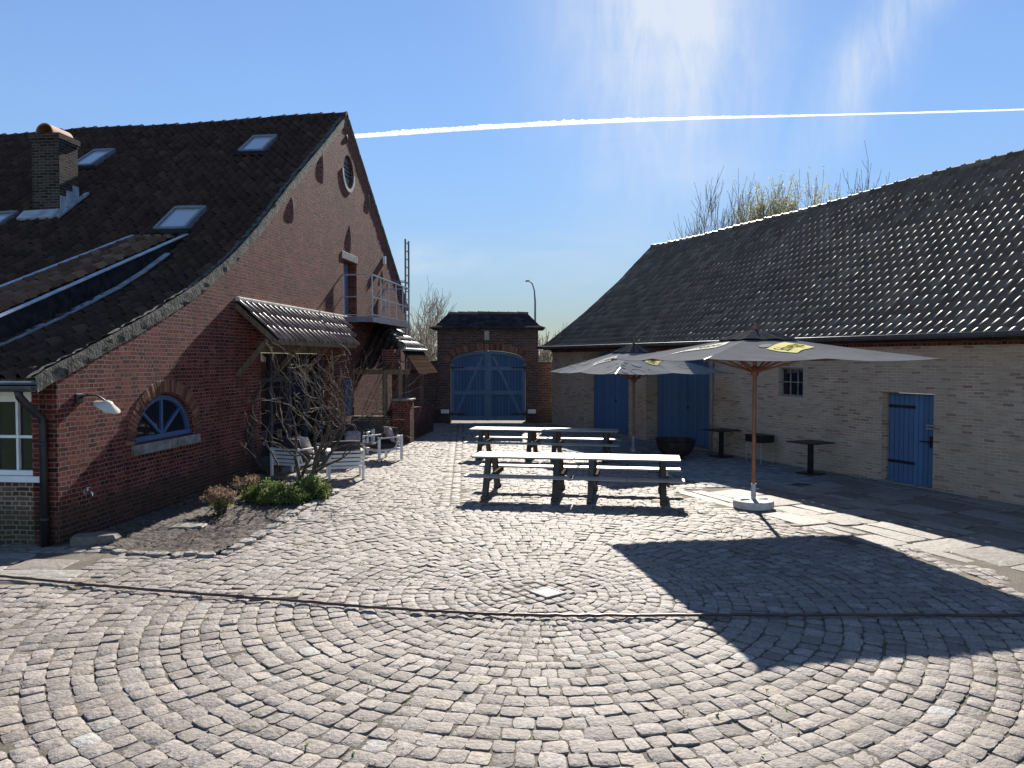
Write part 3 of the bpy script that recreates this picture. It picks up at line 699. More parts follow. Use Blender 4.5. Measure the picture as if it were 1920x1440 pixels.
# roof windows
def skylight(s, a, w, L):
    t = t_of(s); P0 = lambda da, dt, h: Vector((lambda r: r[0][0] + r[1][0] * h)(surf(np.array([a + da]), np.array([t + dt]))))
    cor = lambda x0, x1, t0, t1, h0, h1, mb: mb.hexa([P0(x0, t0, h0), P0(x1, t0, h0), P0(x1, t1, h0), P0(x0, t1, h0), P0(x0, t0, h1), P0(x1, t0, h1), P0(x1, t1, h1), P0(x0, t1, h1)])
    mb = MB(); f = .075
    cor(-w / 2, -w / 2 + f, -L / 2, L / 2, 0, .185, mb); cor(w / 2 - f, w / 2, -L / 2, L / 2, 0, .185, mb); cor(-w / 2 + f, w / 2 - f, -L / 2, -L / 2 + f, 0, .18, mb); cor(-w / 2 + f, w / 2 - f, L / 2 - f * 1.6, L / 2, 0, .195, mb)
    o = mb.build('skylight', M['steel_dark'], fh, bevel=.008)
    mb = MB(); cor(-w / 2 + f, w / 2 - f, -L / 2 + f, L / 2 - f * 1.6, .135, .15, mb); mb.build('pane', M['sky_glass'], o)
    mb = MB(); cor(-w / 2 - .09, w / 2 + .09, -L / 2 - .2, -L / 2, .10, .145, mb); mb.build('apron', M['lead_dark'], o)
for s, a, w_, L_ in ((10.92, 1.86, .72, 1.2), (6.98, 1.98, .78, 1.15), (10.64, 6.56, .66, 1.3), (7.05, 6.75, .8, 1.1)): skylight(s, a, w_, L_)
# chimney
cs0, cs1, ca0, ca1 = 7.42, 8.1, 5.3, 6.0
mb = MB(); zt = 7.8
mb.hexa([GP(cs0, -ca0, 5.8), GP(cs1, -ca0, 5.8), GP(cs1, -ca1, 5.8), GP(cs0, -ca1, 5.8), GP(cs0, -ca0, zt), GP(cs1, -ca0, zt), GP(cs1, -ca1, zt), GP(cs0, -ca1, zt)])
chim = mb.build('chimney', M['brick_chimney'], fh)
mb = MB(); e = .06
for z0, z1, e in ((zt, zt + .07, .02), (zt + .07, zt + .2, .045)): mb.hexa([GP(cs0 - e, -ca0 + e, z0), GP(cs1 + e, -ca0 + e, z0), GP(cs1 + e, -ca1 - e, z0), GP(cs0 - e, -ca1 - e, z0), GP(cs0 - e, -ca0 + e, z1), GP(cs1 + e, -ca0 + e, z1), GP(cs1 + e, -ca1 - e, z1), GP(cs0 - e, -ca1 - e, z1)])
mb.build('crown', M['brick_chimney'], chim)
mb = MB(); n = 14; V = []; F = []
for s in (cs0 - .02, cs1 + .04):
    for rr in (.22, .19):
        for k in range(n + 1):
            a = math.pi * k / n; V.append(GP(s, -(ca0 + ca1) / 2 + rr * math.cos(a) * 1.05, zt + .19 + rr * math.sin(a) * 1.15))
m = n + 1
for k in range(n):
    F += [(k, k + 1, 2 * m + k + 1, 2 * m + k), (m + k, m + k + 1, 3 * m + k + 1, 3 * m + k), (k, k + 1, m + k + 1, m + k), (2 * m + k, 2 * m + k + 1, 3 * m + k + 1, 3 * m + k)]
mb.add(V, F).build('cap_tile', M['terracotta'], chim, uv=False)
mb = MB()
def rp(s, a, h): q = surf(np.array([a]), np.array([t_of(s)])); return Vector(q[0][0] + q[1][0] * h)
mb.hexa([rp(cs0 - .26, ca0 - .05, .09), rp(cs0 - .26, ca1 + .16, .09), rp(cs0 + .02, ca1 + .16, .09), rp(cs0 + .02, ca0 - .05, .09), rp(cs0 - .26, ca0 - .05, .15), rp(cs0 - .26, ca1 + .16, .15), rp(cs0 + .02, ca1 + .16, .19), rp(cs0 + .02, ca0 - .05, .19)])
mb.hexa([rp(cs0 - .26, ca0 - .2, .09), rp(cs0 - .2, ca0 - .0, .09), rp(cs1 + .25, ca0 - .0, .09), rp(cs1 + .2, ca0 - .2, .09), rp(cs0 - .26, ca0 - .2, .15), rp(cs0 - .2, ca0 - .0, .09), rp(cs1 + .25, ca0 - .0, .09), rp(cs1 + .2, ca0 - .2, .15)])
for i, s in enumerate(np.linspace(cs0, cs1, 4)[:-1]):
    s2 = s + (cs1 - cs0) / 3; zz = zroof(s2) + .28
    mb.prism([(s, zroof(s) - .2), (s2, zroof(s2) - .2), (s2, zz), (s, zz)], lambda s, z: GP(s, -ca0 + .004, z), lambda s, z: GP(s, -ca0 + .018, z))
mb.build('flashing', M['lead'], chim)
# gutter and downpipe at the near eave
g = MB(); V = []; F = []; n = 8; ga = [GP(-.52, .06, 2.24), GP(-.52, -14.5, 2.2)]
for (x, y, z) in ga:
    for rr in (.075, .066):
        for k in range(n + 1): a = math.pi + math.pi * k / n; V.append((x + T[0] * rr * math.cos(a), y + T[1] * rr * math.cos(a), z + rr * math.sin(a)))
m = n + 1
for k in range(n): F += [(k, k + 1, 2 * m + k + 1, 2 * m + k), (m + k, m + k + 1, 3 * m + k + 1, 3 * m + k), (k, k + 1, m + k + 1, m + k)]
F += [(0, m, 3 * m, 2 * m), (m - 1, 2 * m - 1, 4 * m - 1, 3 * m - 1)]
g.add(V, F); g.bar(GP(-.445, .06, 2.275), GP(-.445, -14.5, 2.235), .012, .03)
g.build('gutter', M['zinc_dark'], fh, uv=False)
MB().hexa([GP(-.42, -.06, 2.26), GP(-.02, -.06, 2.26), GP(-.02, -14, 2.22), GP(-.42, -14, 2.22), GP(-.42, -.06, 2.30), GP(-.02, -.06, 2.36), GP(-.02, -14, 2.32), GP(-.42, -14, 2.26)]).build('soffit', M['white'], fh)
dp = MB(); dp.tube([GP(-.52, -.16, 2.18), GP(-.5, -.16, 2.1), GP(-.3, -.16, 1.92), GP(-.1, -.16, 1.8), GP(-.075, -.16, 1.7), GP(-.075, -.16, .0)], .052, 12)
for z in (1.4, .35): dp.tube([GP(-.075, -.16, z), GP(-.075, -.16, z + .05)], .062, 12)
dp.build('downpipe', M['pipe_black'], fh, smooth=True, uv=False)
# arched window
voussoirs(GP, 1.80, 3.75, 1.2, 2.02, .22, M['voussoir'], fh, bw=.07, dep=.2)
def gbox(mb, s0, s1, z0, z1, p0, p1): return mb.hexa([GP(s0, p0, z0), GP(s1, p0, z0), GP(s1, p1, z0), GP(s0, p1, z0), GP(s0, p0, z1), GP(s1, p0, z1), GP(s1, p1, z1), GP(s0, p1, z1)])
mb = MB(); gbox(mb, 1.87, 3.68, 1.215, 1.30, -.16, -.06)
ap = arch_pts(1.87, 3.68, 1.22, 1.97, 26); ai = arch_pts(1.95, 3.60, 1.22, 1.89, 26)
for i in range(25):
    q = [ap[i], ap[i + 1], ai[i + 1], ai[i]]; mb.hexa([GP(x, -.16, z) for x, z in q] + [GP(x, -.065, z) for x, z in q])
cxs = 2.775
for ang in (44, 90, 136):
    a = R(ang); tip = (cxs + .87 * math.cos(a), 1.26 + .69 * math.sin(a)); mb.bar(GP(cxs, -.11, 1.28), GP(tip[0], -.11, tip[1]), .05, .055, up=N.tolist() + [0])
aw = mb.build('arched_window', M['blue_bright'], fh, bevel=.004)
MB().prism([(1.9, 1.25), (3.65, 1.25)] + arch_pts(1.9, 3.65, 1.25, 1.93, 24)[1:-1], lambda s, z: GP(s, -.125, z), lambda s, z: GP(s, -.135, z)).build('pane', M['glass'], aw)
mb = MB(); gbox(mb, 1.72, 2.86, 1.03, 1.195, -.2, .05); gbox(mb, 2.875, 3.85, 1.03, 1.195, -.2, .05); mb.build('sill', M['stone'], aw, bevel=.008)
# terrace doors in the recess under the lean-to
mb = MB()
for s in (6.66, 7.75, 8.9, 10.05, 11.18): gbox(mb, s, s + .11, .02, 2.74, -.36, -.24)
for s in np.arange(6.77, 11.1, 1.145): gbox(mb, s, s + 1.0, 2.05, 2.15, -.345, -.25); gbox(mb, s, s + 1.0, .02, .28, -.34, -.26)
gd = mb.build('terrace_door', M['door_dark'], fh, bevel=.004)
mb = MB(); gbox(mb, 6.7, 11.25, .1, 2.74, -.31, -.30); mb.build('pane', M['glass'], gd)
mb = MB(); gbox(mb, 6.45, 11.5, 2.752, 2.98, -.1, .012); mb.build('lintel', M['oak'], fh)
# narrow blue window
mb = MB(); gbox(mb, 12.602, 13.498, .845, 1.995, -.14, -.06); nw = mb.build('shutter', M['blue_door'], fh)
# upper door, lintel and oculus
mb = MB(); gbox(mb, 12.56, 13.84, 3.93, 5.59, -.34, -.28); ud = mb.build('upper_door', M['grey_blue'], fh)
mb = MB(); gbox(mb, 12.4, 13.98, 5.605, 5.83, -.3, .014); mb.build('lintel', M['stone'], ud, bevel=.01)
mb = MB(); o1 = oc(.61); o2 = oc(.5)
for i in range(24):
    if i <= 11: continue
    j = (i + 1) % 24; q = [o1[i], o1[j], o2[j], o2[i]]; mb.hexa([GP(x, -.1, z) for x, z in q] + [GP(x, .02, z) for x, z in q])
ow = mb.build('oculus', M['stone_pale'], fh)
MB().prism(oc(.52), lambda s, z: GP(s, -.12, z), lambda s, z: GP(s, -.14, z)).build('pane', M['steel_dark'], ow)
mb = MB(); [gbox(mb, 13.05, 13.58, z - .06, z - .03, -.119, -.08) for z in (8.25, 8.37, 8.49, 8.61)]; mb.build('grille', M['iron'], ow)
for s, z0, z1 in ((10.8, 7.45, 8.35), (8.6, 6.0, 6.62), (15.2, 7.45, 8.2), (13.2, 5.87, 6.72), (12.95, 9.15, 9.4), (16.9, 5.3, 5.75)):
    mb = MB(); zz = np.linspace(z0, z1, 9); pp = .004 + .022 * np.sin(np.linspace(0, np.pi, 9)) ** .8
    for q in range(8): mb.hexa([GP(s - .018, .002, zz[q]), GP(s + .018, .002, zz[q]), GP(s + .018, pp[q], zz[q]), GP(s - .018, pp[q], zz[q]), GP(s - .018, .002, zz[q + 1]), GP(s + .018, .002, zz[q + 1]), GP(s + .018, pp[q + 1], zz[q + 1]), GP(s - .018, pp[q + 1], zz[q + 1])])
    mb.build('wall_anchor', M['iron'], fh)
mb = MB(); gbox(mb, 16.95, 17.1, 5.98, 6.25, 0.002, .09); mb.build('box_light', M['white'], fh, bevel=.01)  # white box light high on the gable
# lean-to tiled canopy
lp = 1.02
fr_l = lambda a, d, z: np.stack([C0[0] + a * T[0] + (lp - d) * N[0], C0[1] + a * T[1] + (lp - d) * N[1], z], 1)
lsurf, lL, lpos = profile_surf(fr_l, (np.array([0.12, .5, lp]), np.array([2.98, 3.34, 3.80])))
lt = pantiles('canopy_roof', lsurf, 5.42, 12.7, lL, M['tile_lean'], fh, w=.30, g=.40, seed=11, amp=1.5, lift=.008, jit=.6, keep=lambda a, t: a < 10.9 + t * 1.35, flip=True)
ORG[lt] = ORG[fh]
mb = MB(); gbox(mb, 5.40, 12.6, 3.80, 3.90, .0, .1); mb.build('mortar_fillet', M['mortar_pale'], lt, bevel=.03)
mb = MB()
for s in (5.45, 7.4, 9.3, 10.8):
    mb.bar(GP(s, .0, 3.72), GP(s, .9, 2.93), .08, .1); mb.bar(GP(s, .02, 2.25), GP(s, .7, 3.0), .08, .09)
mb.bar(GP(5.4, .86, 2.95), GP(10.9, .86, 2.95), .08, .1)
mb.build('rafter', M['oak'], lt)
mb = MB(); mb.add([GP(5.42, .02, 3.72), GP(12.5, .02, 3.72), GP(10.9, .88, 2.94), GP(5.42, .88, 2.94), GP(12.5, .02, 3.0)], [(0, 1, 2, 3), (1, 2, 4)]); mb.build('boarding', M['board'], lt, recalc=False)
# porch: hipped roof, boards, posts, pier and knee wall
pr = MB()
Hh = [GP(16.4, .1, 3.86), GP(14.3, 1.28, 3.02), GP(13.35, 1.15, 2.28), GP(13.35, .06, 2.28), GP(13.9, .03, 3.0)]
def tri_tiles(name, P00, P01, P10, P11, nu, nv, mat, parent, seed):
    """tile a four-cornered roof face; P00-P01 is the eave, P10-P11 the top"""
    P00, P01, P10, P11 = [np.array(p) for p in (P00, P01, P10, P11)]
    wU = np.linalg.norm(P01 - P00); wT = np.linalg.norm(P11 - P10); hV = np.linalg.norm((P10 + P11) / 2 - (P00 + P01) / 2)
    nrm = np.cross(P01 - P00, P10 - P00); nrm /= np.linalg.norm(nrm); nrm *= np.sign(nrm[2])
    def s_(a, t):
        u = np.clip(a / wU, 0, 1)[:, None]; v = np.clip(t / hV, 0, 1)[:, None]
        return (P00 * (1 - u) + P01 * u) * (1 - v) + (P10 * (1 - u) + P11 * u) * v, np.repeat(nrm[None], len(a), 0)
    return pantiles(name, s_, 0, wU + .01, hV, mat, parent, w=wU / nu, g=hV / nv, seed=seed)
pt = tri_tiles('porch_roof', GP(13.35, .04, 2.28), GP(13.35, 1.2, 2.28), GP(15.9, .04, 3.84), GP(14.35, 1.28, 3.03), 5, 5, M['tile_old'], fh, 21)
ORG[pt] = ORG[fh]
tri_tiles('roof_slope', GP(14.35, 1.38, 2.96), GP(17.5, 1.38, 2.96), GP(16.2, .08, 3.86), GP(17.6, .08, 3.86), 12, 4, M['tile_lean'], pt, 22)
ridge_caps('hip', [GP(14.25, 1.32, 3.03), GP(16.35, .08, 3.93)], .12, M['verge'], pt, .32)
mb = MB(); gbox(mb, 14.3, 17.6, 2.86, 2.95, 1.36, 1.48); mb.build('gutter', M['zinc'], pt, bevel=.02)
mb = MB(); mb.add([GP(14.4, 1.36, 2.88), GP(17.4, 1.36, 2.88), GP(17.4, 1.9, 2.1), GP(14.6, 1.85, 2.1), GP(14.4, 1.32, 2.86), GP(17.4, 1.32, 2.86), GP(17.4, 1.86, 2.08), GP(14.6, 1.81, 2.08)], [(0, 1, 2, 3), (4, 5, 6, 7), (0, 1, 5, 4), (1, 2, 6, 5), (2, 3, 7, 6), (3, 0, 4, 7)]); mb.build('weatherboard', M['board'], pt)
mb = MB(); gbox(mb, 13.45, 13.6, 2.12, 2.27, .0, 1.75); gbox(mb, 13.6, 17.4, 2.1, 2.22, 1.28, 1.42); mb.build('beam', M['oak'], pt)
mb = MB(); gbox(mb, 13.5, 14.3, 2.23, 2.9, .9, 1.3); mb.build('infill', M['brick_red'], pt)
for s, p, z0 in ((13.45, .92, .84), (13.4, 1.42, 1.36), (16.8, 1.35, .0)):
    mb = MB(); gbox(mb, s, s + .13, z0, 2.115, p, p + .13); mb.build('post', M['oak'], pt, bevel=.008)
mb = MB(); gbox(mb, 13.35, 13.6, -.05, .82, .0, 1.2); mb.build('knee_wall', M['brick_brown'], pt)
mb = MB(); gbox(mb, 13.2, 13.75, -.05, 1.31, 1.3, 1.85); gbox(mb, 13.75, 17.4, -.05, 1.0, 1.5, 1.72); pier = mb.build('pier', M['brick_red'], pt)
mb = MB(); gbox(mb, 13.15, 13.8, 1.312, 1.37, 1.25, 1.9); mb.build('coping', M['stone'], pier, bevel=.01)
mb = MB(); gbox(mb, 14.4, 14.75, -.05, 2.1, .98, 1.3); mb.build('pillar', M['brick_red'], pt)
# steel balcony with rail
mb = MB(); b0, b1, bp = 12.35, 17.1, .95
gbox(mb, b0, b1, 3.70, 3.86, bp - .06, bp); gbox(mb, b0, b0 + .06, 3.70, 3.86, .0, bp - .06); gbox(mb, b1 - .06, b1, 3.70, 3.86, 0., bp - .06); gbox(mb, b0 + .06, b1 - .06, 3.80, 3.83, .0, bp - .06)
bal = mb.build('balcony', M['steel_dark'], fh)
mb = MB()
for s in np.linspace(b0 + .03, b1 - .03, 6): mb.bar(GP(s, bp - .03, 3.86), GP(s, bp - .03, 5.1), .035, .035)
for z in (5.1, 4.45, 3.92): mb.bar(GP(b0, bp - .03, z), GP(b1, bp - .03, z), .04, .04 if z > 5 else .025); 
for s in (b0 + .03, b1 - .03):
    for z in (5.1, 4.45, 3.92): mb.bar(GP(s, .0, z), GP(s, bp - .05, z), .04, .04 if z > 5 else .025)
    mb.bar(GP(s, .05, 3.86), GP(s, .05, 5.1), .03, .03)
mb.build('railing', M['steel'], bal)
mb = MB(); ls = (17.25, 17.75); lpp = .75
for s in ls: mb.bar(GP(s, lpp, .1), GP(s, lpp, 6.9), .05, .06)
for z in np.arange(.4, 6.9, .29): mb.bar(GP(ls[0], lpp, z), GP(ls[1], lpp, z), .028, .028)
for z in (2.5, 5.4): [mb.bar(GP(s, .0, z), GP(s, lpp, z), .03, .03) for s in ls]
mb.build('ladder', M['steel_dark'], fh)

# fittings on the gable
def lamp():
    t = empty('wall_lamp', GP(.62, .02, 2.0), 0, 'white enamel swan-neck lamp on the brick gable near the downpipe', 'wall lamp')
    mb = MB(); gbox(mb, .36, .52, 1.96, 2.1, .0, .035); mb.build('backing_plate', M['iron'], t, bevel=.008)
    MB().tube([GP(.44, .03, 2.04), GP(.46, .14, 2.08), GP(.5, .26, 2.07), GP(.54, .34, 2.0), GP(.55, .36, 1.96)], .013, 8).build('arm', M['iron'], t, smooth=True, uv=False)
    c = Vector(GP(.56, .38, 1.93)); rot = Matrix.Rotation(R(28), 4, Vector((T[0], T[1], 0)))
    prof = [(.02, .06), (.05, .055), (.07, .03), (.19, -.03), (.195, -.045), (.18, -.035), (.06, .012), (.0, .03)]
    mb = MB(); mb.lathe((0, 0, 0), prof, 28); mb.v = [tuple(c + rot @ Vector(v)) for v in mb.v]; sh = mb.build('shade', M['enamel'], t, smooth=True, uv=False)
    mb = MB(); mb.lathe((0, 0, 0), [(.005, -.13), (.035, -.115), (.045, -.08), (.035, -.03), (.025, .02)], 16); mb.v = [tuple(c + rot @ Vector(v)) for v in mb.v]; mb.build('bulb', M['bulb'], sh, smooth=True, uv=False)
lamp()
t = empty('garden_tap', GP(.55, 0, .62), 0, 'small chrome garden tap on the brick wall near the house corner', 'tap')
mb = MB(); mb.tube([GP(.55, 0, .66), GP(.55, .09, .66), GP(.55, .12, .64), GP(.55, .125, .56)], .016, 10); mb.build('spout', M['chrome'], t, smooth=True, uv=False)
mb = MB(); mb.tube([GP(.55, .05, .66), GP(.55, .05, .71)], .01, 8); mb.tube([GP(.50, .05, .715), GP(.60, .05, .715)], .012, 8); mb.build('handle', M['chrome'], t, uv=False)
mb = MB(); mb.tube([GP(.55, .001, .66), GP(.55, .012, .66)], .045, 14); mb.build('backing_plate', M['zinc'], t, uv=False)

# ------------------------------------------------------------------ barn
bn = empty('barn', tuple(W0) + (0,), 0, 'long low barn of pale buff brick with a big dark pantile roof', 'barn')
D = [(-.08, 1.14, .0, 1.9, None), (6.93, 10.1, .0, 2.35, 2.92), (11.15, 14.2, .0, 2.35, 2.92)]
holes = [[(-.08, .02), (1.14, .02), (1.14, 1.9), (-.08, 1.9)], [(3.40, 1.68), (4.22, 1.68), (4.22, 2.39), (3.40, 2.39)]]
for s0, s1, z0, zs, zc in D[1:]: holes.append([(s0, .02), (s1, .02)] + arch_pts(s0, s1, zs, zc, 14))
wall('wall', M['brick_buff'], BP, [(-16, -.1), (16.82, -.1), (16.82, 3.14), (-16, 3.14)], holes, .5, bn)
gz_ = [(.0, -.1), (9.86, -.1), (9.86, 3.14), (8.46, 4.3), (4.93, 7.15), (3.55, 5.85), (1.6, 4.2), (.0, 3.02)]
MB().prism(gz_, lambda d, z: BP(16.815, -d - .002, z), lambda d, z: BP(16.4, -d - .002, z)).build('end_wall', M['brick_buff'], bn)
for (s0, s1, z0, zs, zc) in D[1:]: voussoirs(BP, s0 - .02, s1 + .02, zs, zc, .22, M['voussoir_pale'], bn, bw=.07, dep=.1, prot=.006)
FB = np.linspace(0, 1, 11); HB = .014 * (1 + np.cos(2 * np.pi * (FB - .15))) ** 1.0
bprof = smooth_profile([(-.42, 3.0), (.2, 3.38), (1.6, 4.42), (3.4, 5.90), (3.8, 6.30), (4.93, 7.36)], 120, 5)
fr_b = lambda a, d, z: np.stack([W0[0] + a * B[0] - d * NB[0], W0[1] + a * B[1] - d * NB[1], z], 1)
bsag = lambda a, d: (.05 * np.sin(a * .33 + 1.2) + .02 * np.sin(a * .95 + d * .7)) * np.clip(d, 0, 3) / 3 + .40 * np.clip(16 - a, 0, 20) / 20 * np.clip(d, 0, 5) / 5 * .6
bsurf, bL, bpos = profile_surf(fr_b, bprof, bsag)
br = pantiles('roof', bsurf, -9.5, 17.3, bL, M['tile_barn'], bn, w=.232, g=.315, seed=31, jit=.5, amp=1.4, lift=.005, prof=(FB, HB))
ORG[br] = ORG[bn]
ridge_caps('ridge', [bpos(np.array([a]), np.array([bL]))[0] + np.array([0, 0, -.055]) for a in np.linspace(17.1, -9.5, 20)], .125, M['tile_barn'], br, .40)
us = np.linspace(0, bL, 30); A_, U_ = np.meshgrid(np.linspace(-9.4, 17.05, 14), us); P_ = bpos(A_.ravel(), U_.ravel()) - np.array([0, 0, .06])
ii = np.arange(A_.size).reshape(A_.shape); np_mesh('roof_lining', P_, np.stack([ii[:-1, :-1], ii[:-1, 1:], ii[1:, 1:], ii[1:, :-1]], -1).reshape(-1, 4), np.zeros(A_.size), M['tile_barn'], br)
MB().add([BP(17.1, -4.93, 7.4), BP(-16, -4.93, 7.6), BP(-16, -10.2, 3.0), BP(17.1, -10.2, 3.0)], [(0, 1, 2, 3)]).build('rear_slope', M['tile_barn'], br, tint=True)
MB().add([BP(-9.6, .42, 3.0), BP(-16, .42, 3.0), BP(-16, -4.93, 7.6), BP(-9.6, -4.93, 7.6)], [(0, 1, 2, 3)]).build('near_slope', M['tile_barn'], br, tint=True)
MB().hexa([BP(-16, -.3, 3.13), BP(16.8, -.3, 3.13), BP(16.8, -.1, 3.13), BP(-16, -.1, 3.13), BP(-16, -.3, 3.36), BP(16.8, -.3, 3.36), BP(16.8, -.1, 3.24), BP(-16, -.1, 3.24)]).build('backing_plate', M['oak'], bn)  # added light blocker, unseen, closing the leak above the wall top
def bbox(mb, s0, s1, z0, z1, p0, p1): return mb.hexa([BP(s0, p0, z0), BP(s1, p0, z0), BP(s1, p1, z0), BP(s0, p1, z0), BP(s0, p0, z1), BP(s1, p0, z1), BP(s1, p1, z1), BP(s0, p1, z1)])
mb = MB(); bbox(mb, -16, 16.8, 2.86, 2.94, .002, .05); bbox(mb, -16, 16.8, 2.94, 3.02, .002, .11); mb.build('cornice', M['brick_red'], bn)
V = []; F = []; n = 10
for s in (-12., 17.05):
    for rr in (.085, .076):
        for k in range(n + 1): a = math.pi + math.pi * k / n; q = BP(s, .50 + rr * math.cos(a), 3.07 + rr * math.sin(a)); V.append(q)
m = n + 1
for k in range(n): F += [(k, k + 1, 2 * m + k + 1, 2 * m + k), (m + k, m + k + 1, 3 * m + k + 1, 3 * m + k)]
F += [(0, m, 3 * m, 2 * m), (m - 1, 2 * m - 1, 4 * m - 1, 3 * m - 1)]
mb = MB().add(V, F); mb.tube([BP(-12, .588, 3.075), BP(17.05, .588, 3.075)], .012, 8)
for s in np.arange(-8, 17, .8): mb.tube([BP(s, .42, 3.06), BP(s, .45, 2.995), BP(s, .5, 2.976), BP(s, .56, 3.0), BP(s, .592, 3.07)], .008, 5)
mb.build('gutter', M['zinc_dark'], bn, uv=False, smooth=True)
mb = MB(); mb.tube([BP(6.75, .5, 3.0), BP(6.75, .46, 2.85), BP(6.75, .12, 2.6), BP(6.75, .07, 2.5), BP(6.75, .07, .02)], .042, 12)
for z in (2.2, 1.1): mb.tube([BP(6.75, .07, z), BP(6.75, .07, z + .04)], .05, 12)
mb.build('downpipe', M['zinc'], bn, uv=False, smooth=True)
# single door
mb = MB(); bbox(mb, -.06, 1.06, .03, 1.885, -.17, -.12); bd = mb.build('door', M['blue_door'], bn)
for z in (1.58, .42): mb = MB(); bbox(mb, .42, 1.06, z, z + .06, -.122, -.108); mb.build('hinge', M['iron'], bd)
mb = MB(); bbox(mb, .0, .07, .82, 1.05, -.122, -.09); mb.bar(BP(.04, -.06, .93), BP(.26, -.06, .93), .025, .025); mb.build('handle', M['iron'], bd)
mb = MB(); bbox(mb, -.12, .06, 1.20, 1.225, -.1, .03); bbox(mb, -.12, .06, 1.26, 1.285, -.1, .03); mb.build('bolt', M['steel'], bd)
mb = MB(); bbox(mb, -.15, 1.2, -.03, .03, -.4, .05); mb.build('threshold', M['stone'], bn)
# window
mb = MB(); 
for s in (3.405, 4.175): bbox(mb, s, s + .04, 1.685, 2.385, -.17, -.10)
for z in (1.685, 2.345): bbox(mb, 3.445, 4.175, z, z + .04, -.17, -.10)
for s in (3.67, 3.915): bbox(mb, s, s + .025, 1.725, 2.345, -.16, -.11)
bbox(mb, 3.445, 4.175, 2.02, 2.045, -.158, -.108)
bw_ = mb.build('window', M['stone'], bn); mb = MB(); bbox(mb, 3.42, 4.2, 1.7, 2.37, -.145, -.135); mb.build('pane', M['glass'], bw_)
# arched double doors
for (s0, s1, z0, zs, zc) in D[1:]:
    mid = (s0 + s1) / 2
    root_ = MB(); 
    for z in (2.2,): bbox(root_, s0 + .01, s1 - .01, -.02, .03, -.5, -.02)
    dd_ = root_.build('double_door', M['stone'], bn)
    for a, b in ((s0 + .01, mid - .006), (mid + .006, s1 - .01)):
        pa = arch_pts(s0 + .01, s1 - .01, zs, zc - .01, 60); pa = [p for p in pa if a <= p[0] <= b]
        MB().prism([(a, .035)] + [(b, .035)] + sorted(pa, key=lambda p: -p[0]) , lambda s, z: BP(s, -.42, z), lambda s, z: BP(s, -.48, z)).build('door_leaf', M['blue_barn'], dd_)
    mb = MB(); bbox(mb, mid - .09, mid - .05, 1.1, 1.16, -.42, -.37); mb.build('latch', M['iron'], dd_)

# ------------------------------------------------------------------ gatehouse and yard walls
gx0, gx1, gy0 = -3.03, 1.06, 31.2
gt = empty('gatehouse', (-.98, gy0, 0), 0, 'small brick gatehouse with hipped roof and closed blue double gate', 'gatehouse')
XP = lambda s, p, z: (s, gy0 - p, z)
arch = arch_pts(-2.5, .55, 2.42, 2.94, 28, 2.5)
wall('wall', M['brick_gate'], XP, [(gx0, -.1), (gx1, -.1), (gx1, 3.84), (gx0, 3.84)], [[(-2.5, -.02), (.55, -.02)] + arch], .55, gt)
voussoirs(XP, -2.53, .58, 2.42, 2.96, .25, M['voussoir'], gt, bw=.075, ex=2.5, prot=.02)
MB().box((gx0 + .2, gy0 + 1.2, 1.87), (.4, 1.3, 3.94)).build('side_wall', M['brick_gate'], gt)
MB().box((gx1 - .2, gy0 + 1.2, 1.87), (.4, 1.3, 3.94)).build('side_wall', M['brick_gate'], gt)
ex0, ex1, ey0, ey1 = gx0 - .27, gx1 + .27, gy0 - .30, gy0 + 2.15
V = []; lv = [(0, 3.82, 0), (0, 3.87, 0), (.30, 3.96, .38), (1., 4.50, 1.)]
ry = (ey0 + ey1) / 2; rx0, rx1 = gx0 + .38, gx1 - .42
for i, (f, z, fx) in enumerate(lv):
    q = (1 - f)
    V += [(ex0 + (rx0 - ex0) * f, ey0 + (ry - ey0) * f, z), (ex1 + (rx1 - ex1) * f, ey0 + (ry - ey0) * f, z), (ex1 + (rx1 - ex1) * f, ey1 + (ry - ey1) * f, z), (ex0 + (rx0 - ex0) * f, ey1 + (ry - ey1) * f, z)]
F = [(3, 2, 1, 0)] + [(i * 4 + k, i * 4 + (k + 1) % 4, (i + 1) * 4 + (k + 1) % 4, (i + 1) * 4 + k) for i in range(3) for k in range(4)]
grf = MB().add(V, F).build('roof', M['slate'], gt)
ridge_caps('ridge', [(rx0, ry, 4.5), (rx1, ry, 4.5)], .08, M['tile_barn'], grf)
mb = MB(); mb.box((-1.02, gy0 - .012, 3.55), (.19, .03, .36)); mb.build('niche_plaque', M['stone_pale'], gt); mb = MB(); mb.box((-1.0, gy0 - .03, 3.755), (.5, .07, .04)); mb.build('ledge', M['stone'], gt)
gate = empty('gate', (-.98, gy0, 0)); gate.parent = gt; gate.location = (0, 0, 0); ORG[gate] = Vector((-.98, gy0, 0))
aa = arch_pts(-2.49, .54, 2.42, 2.93, 80, 2.5)
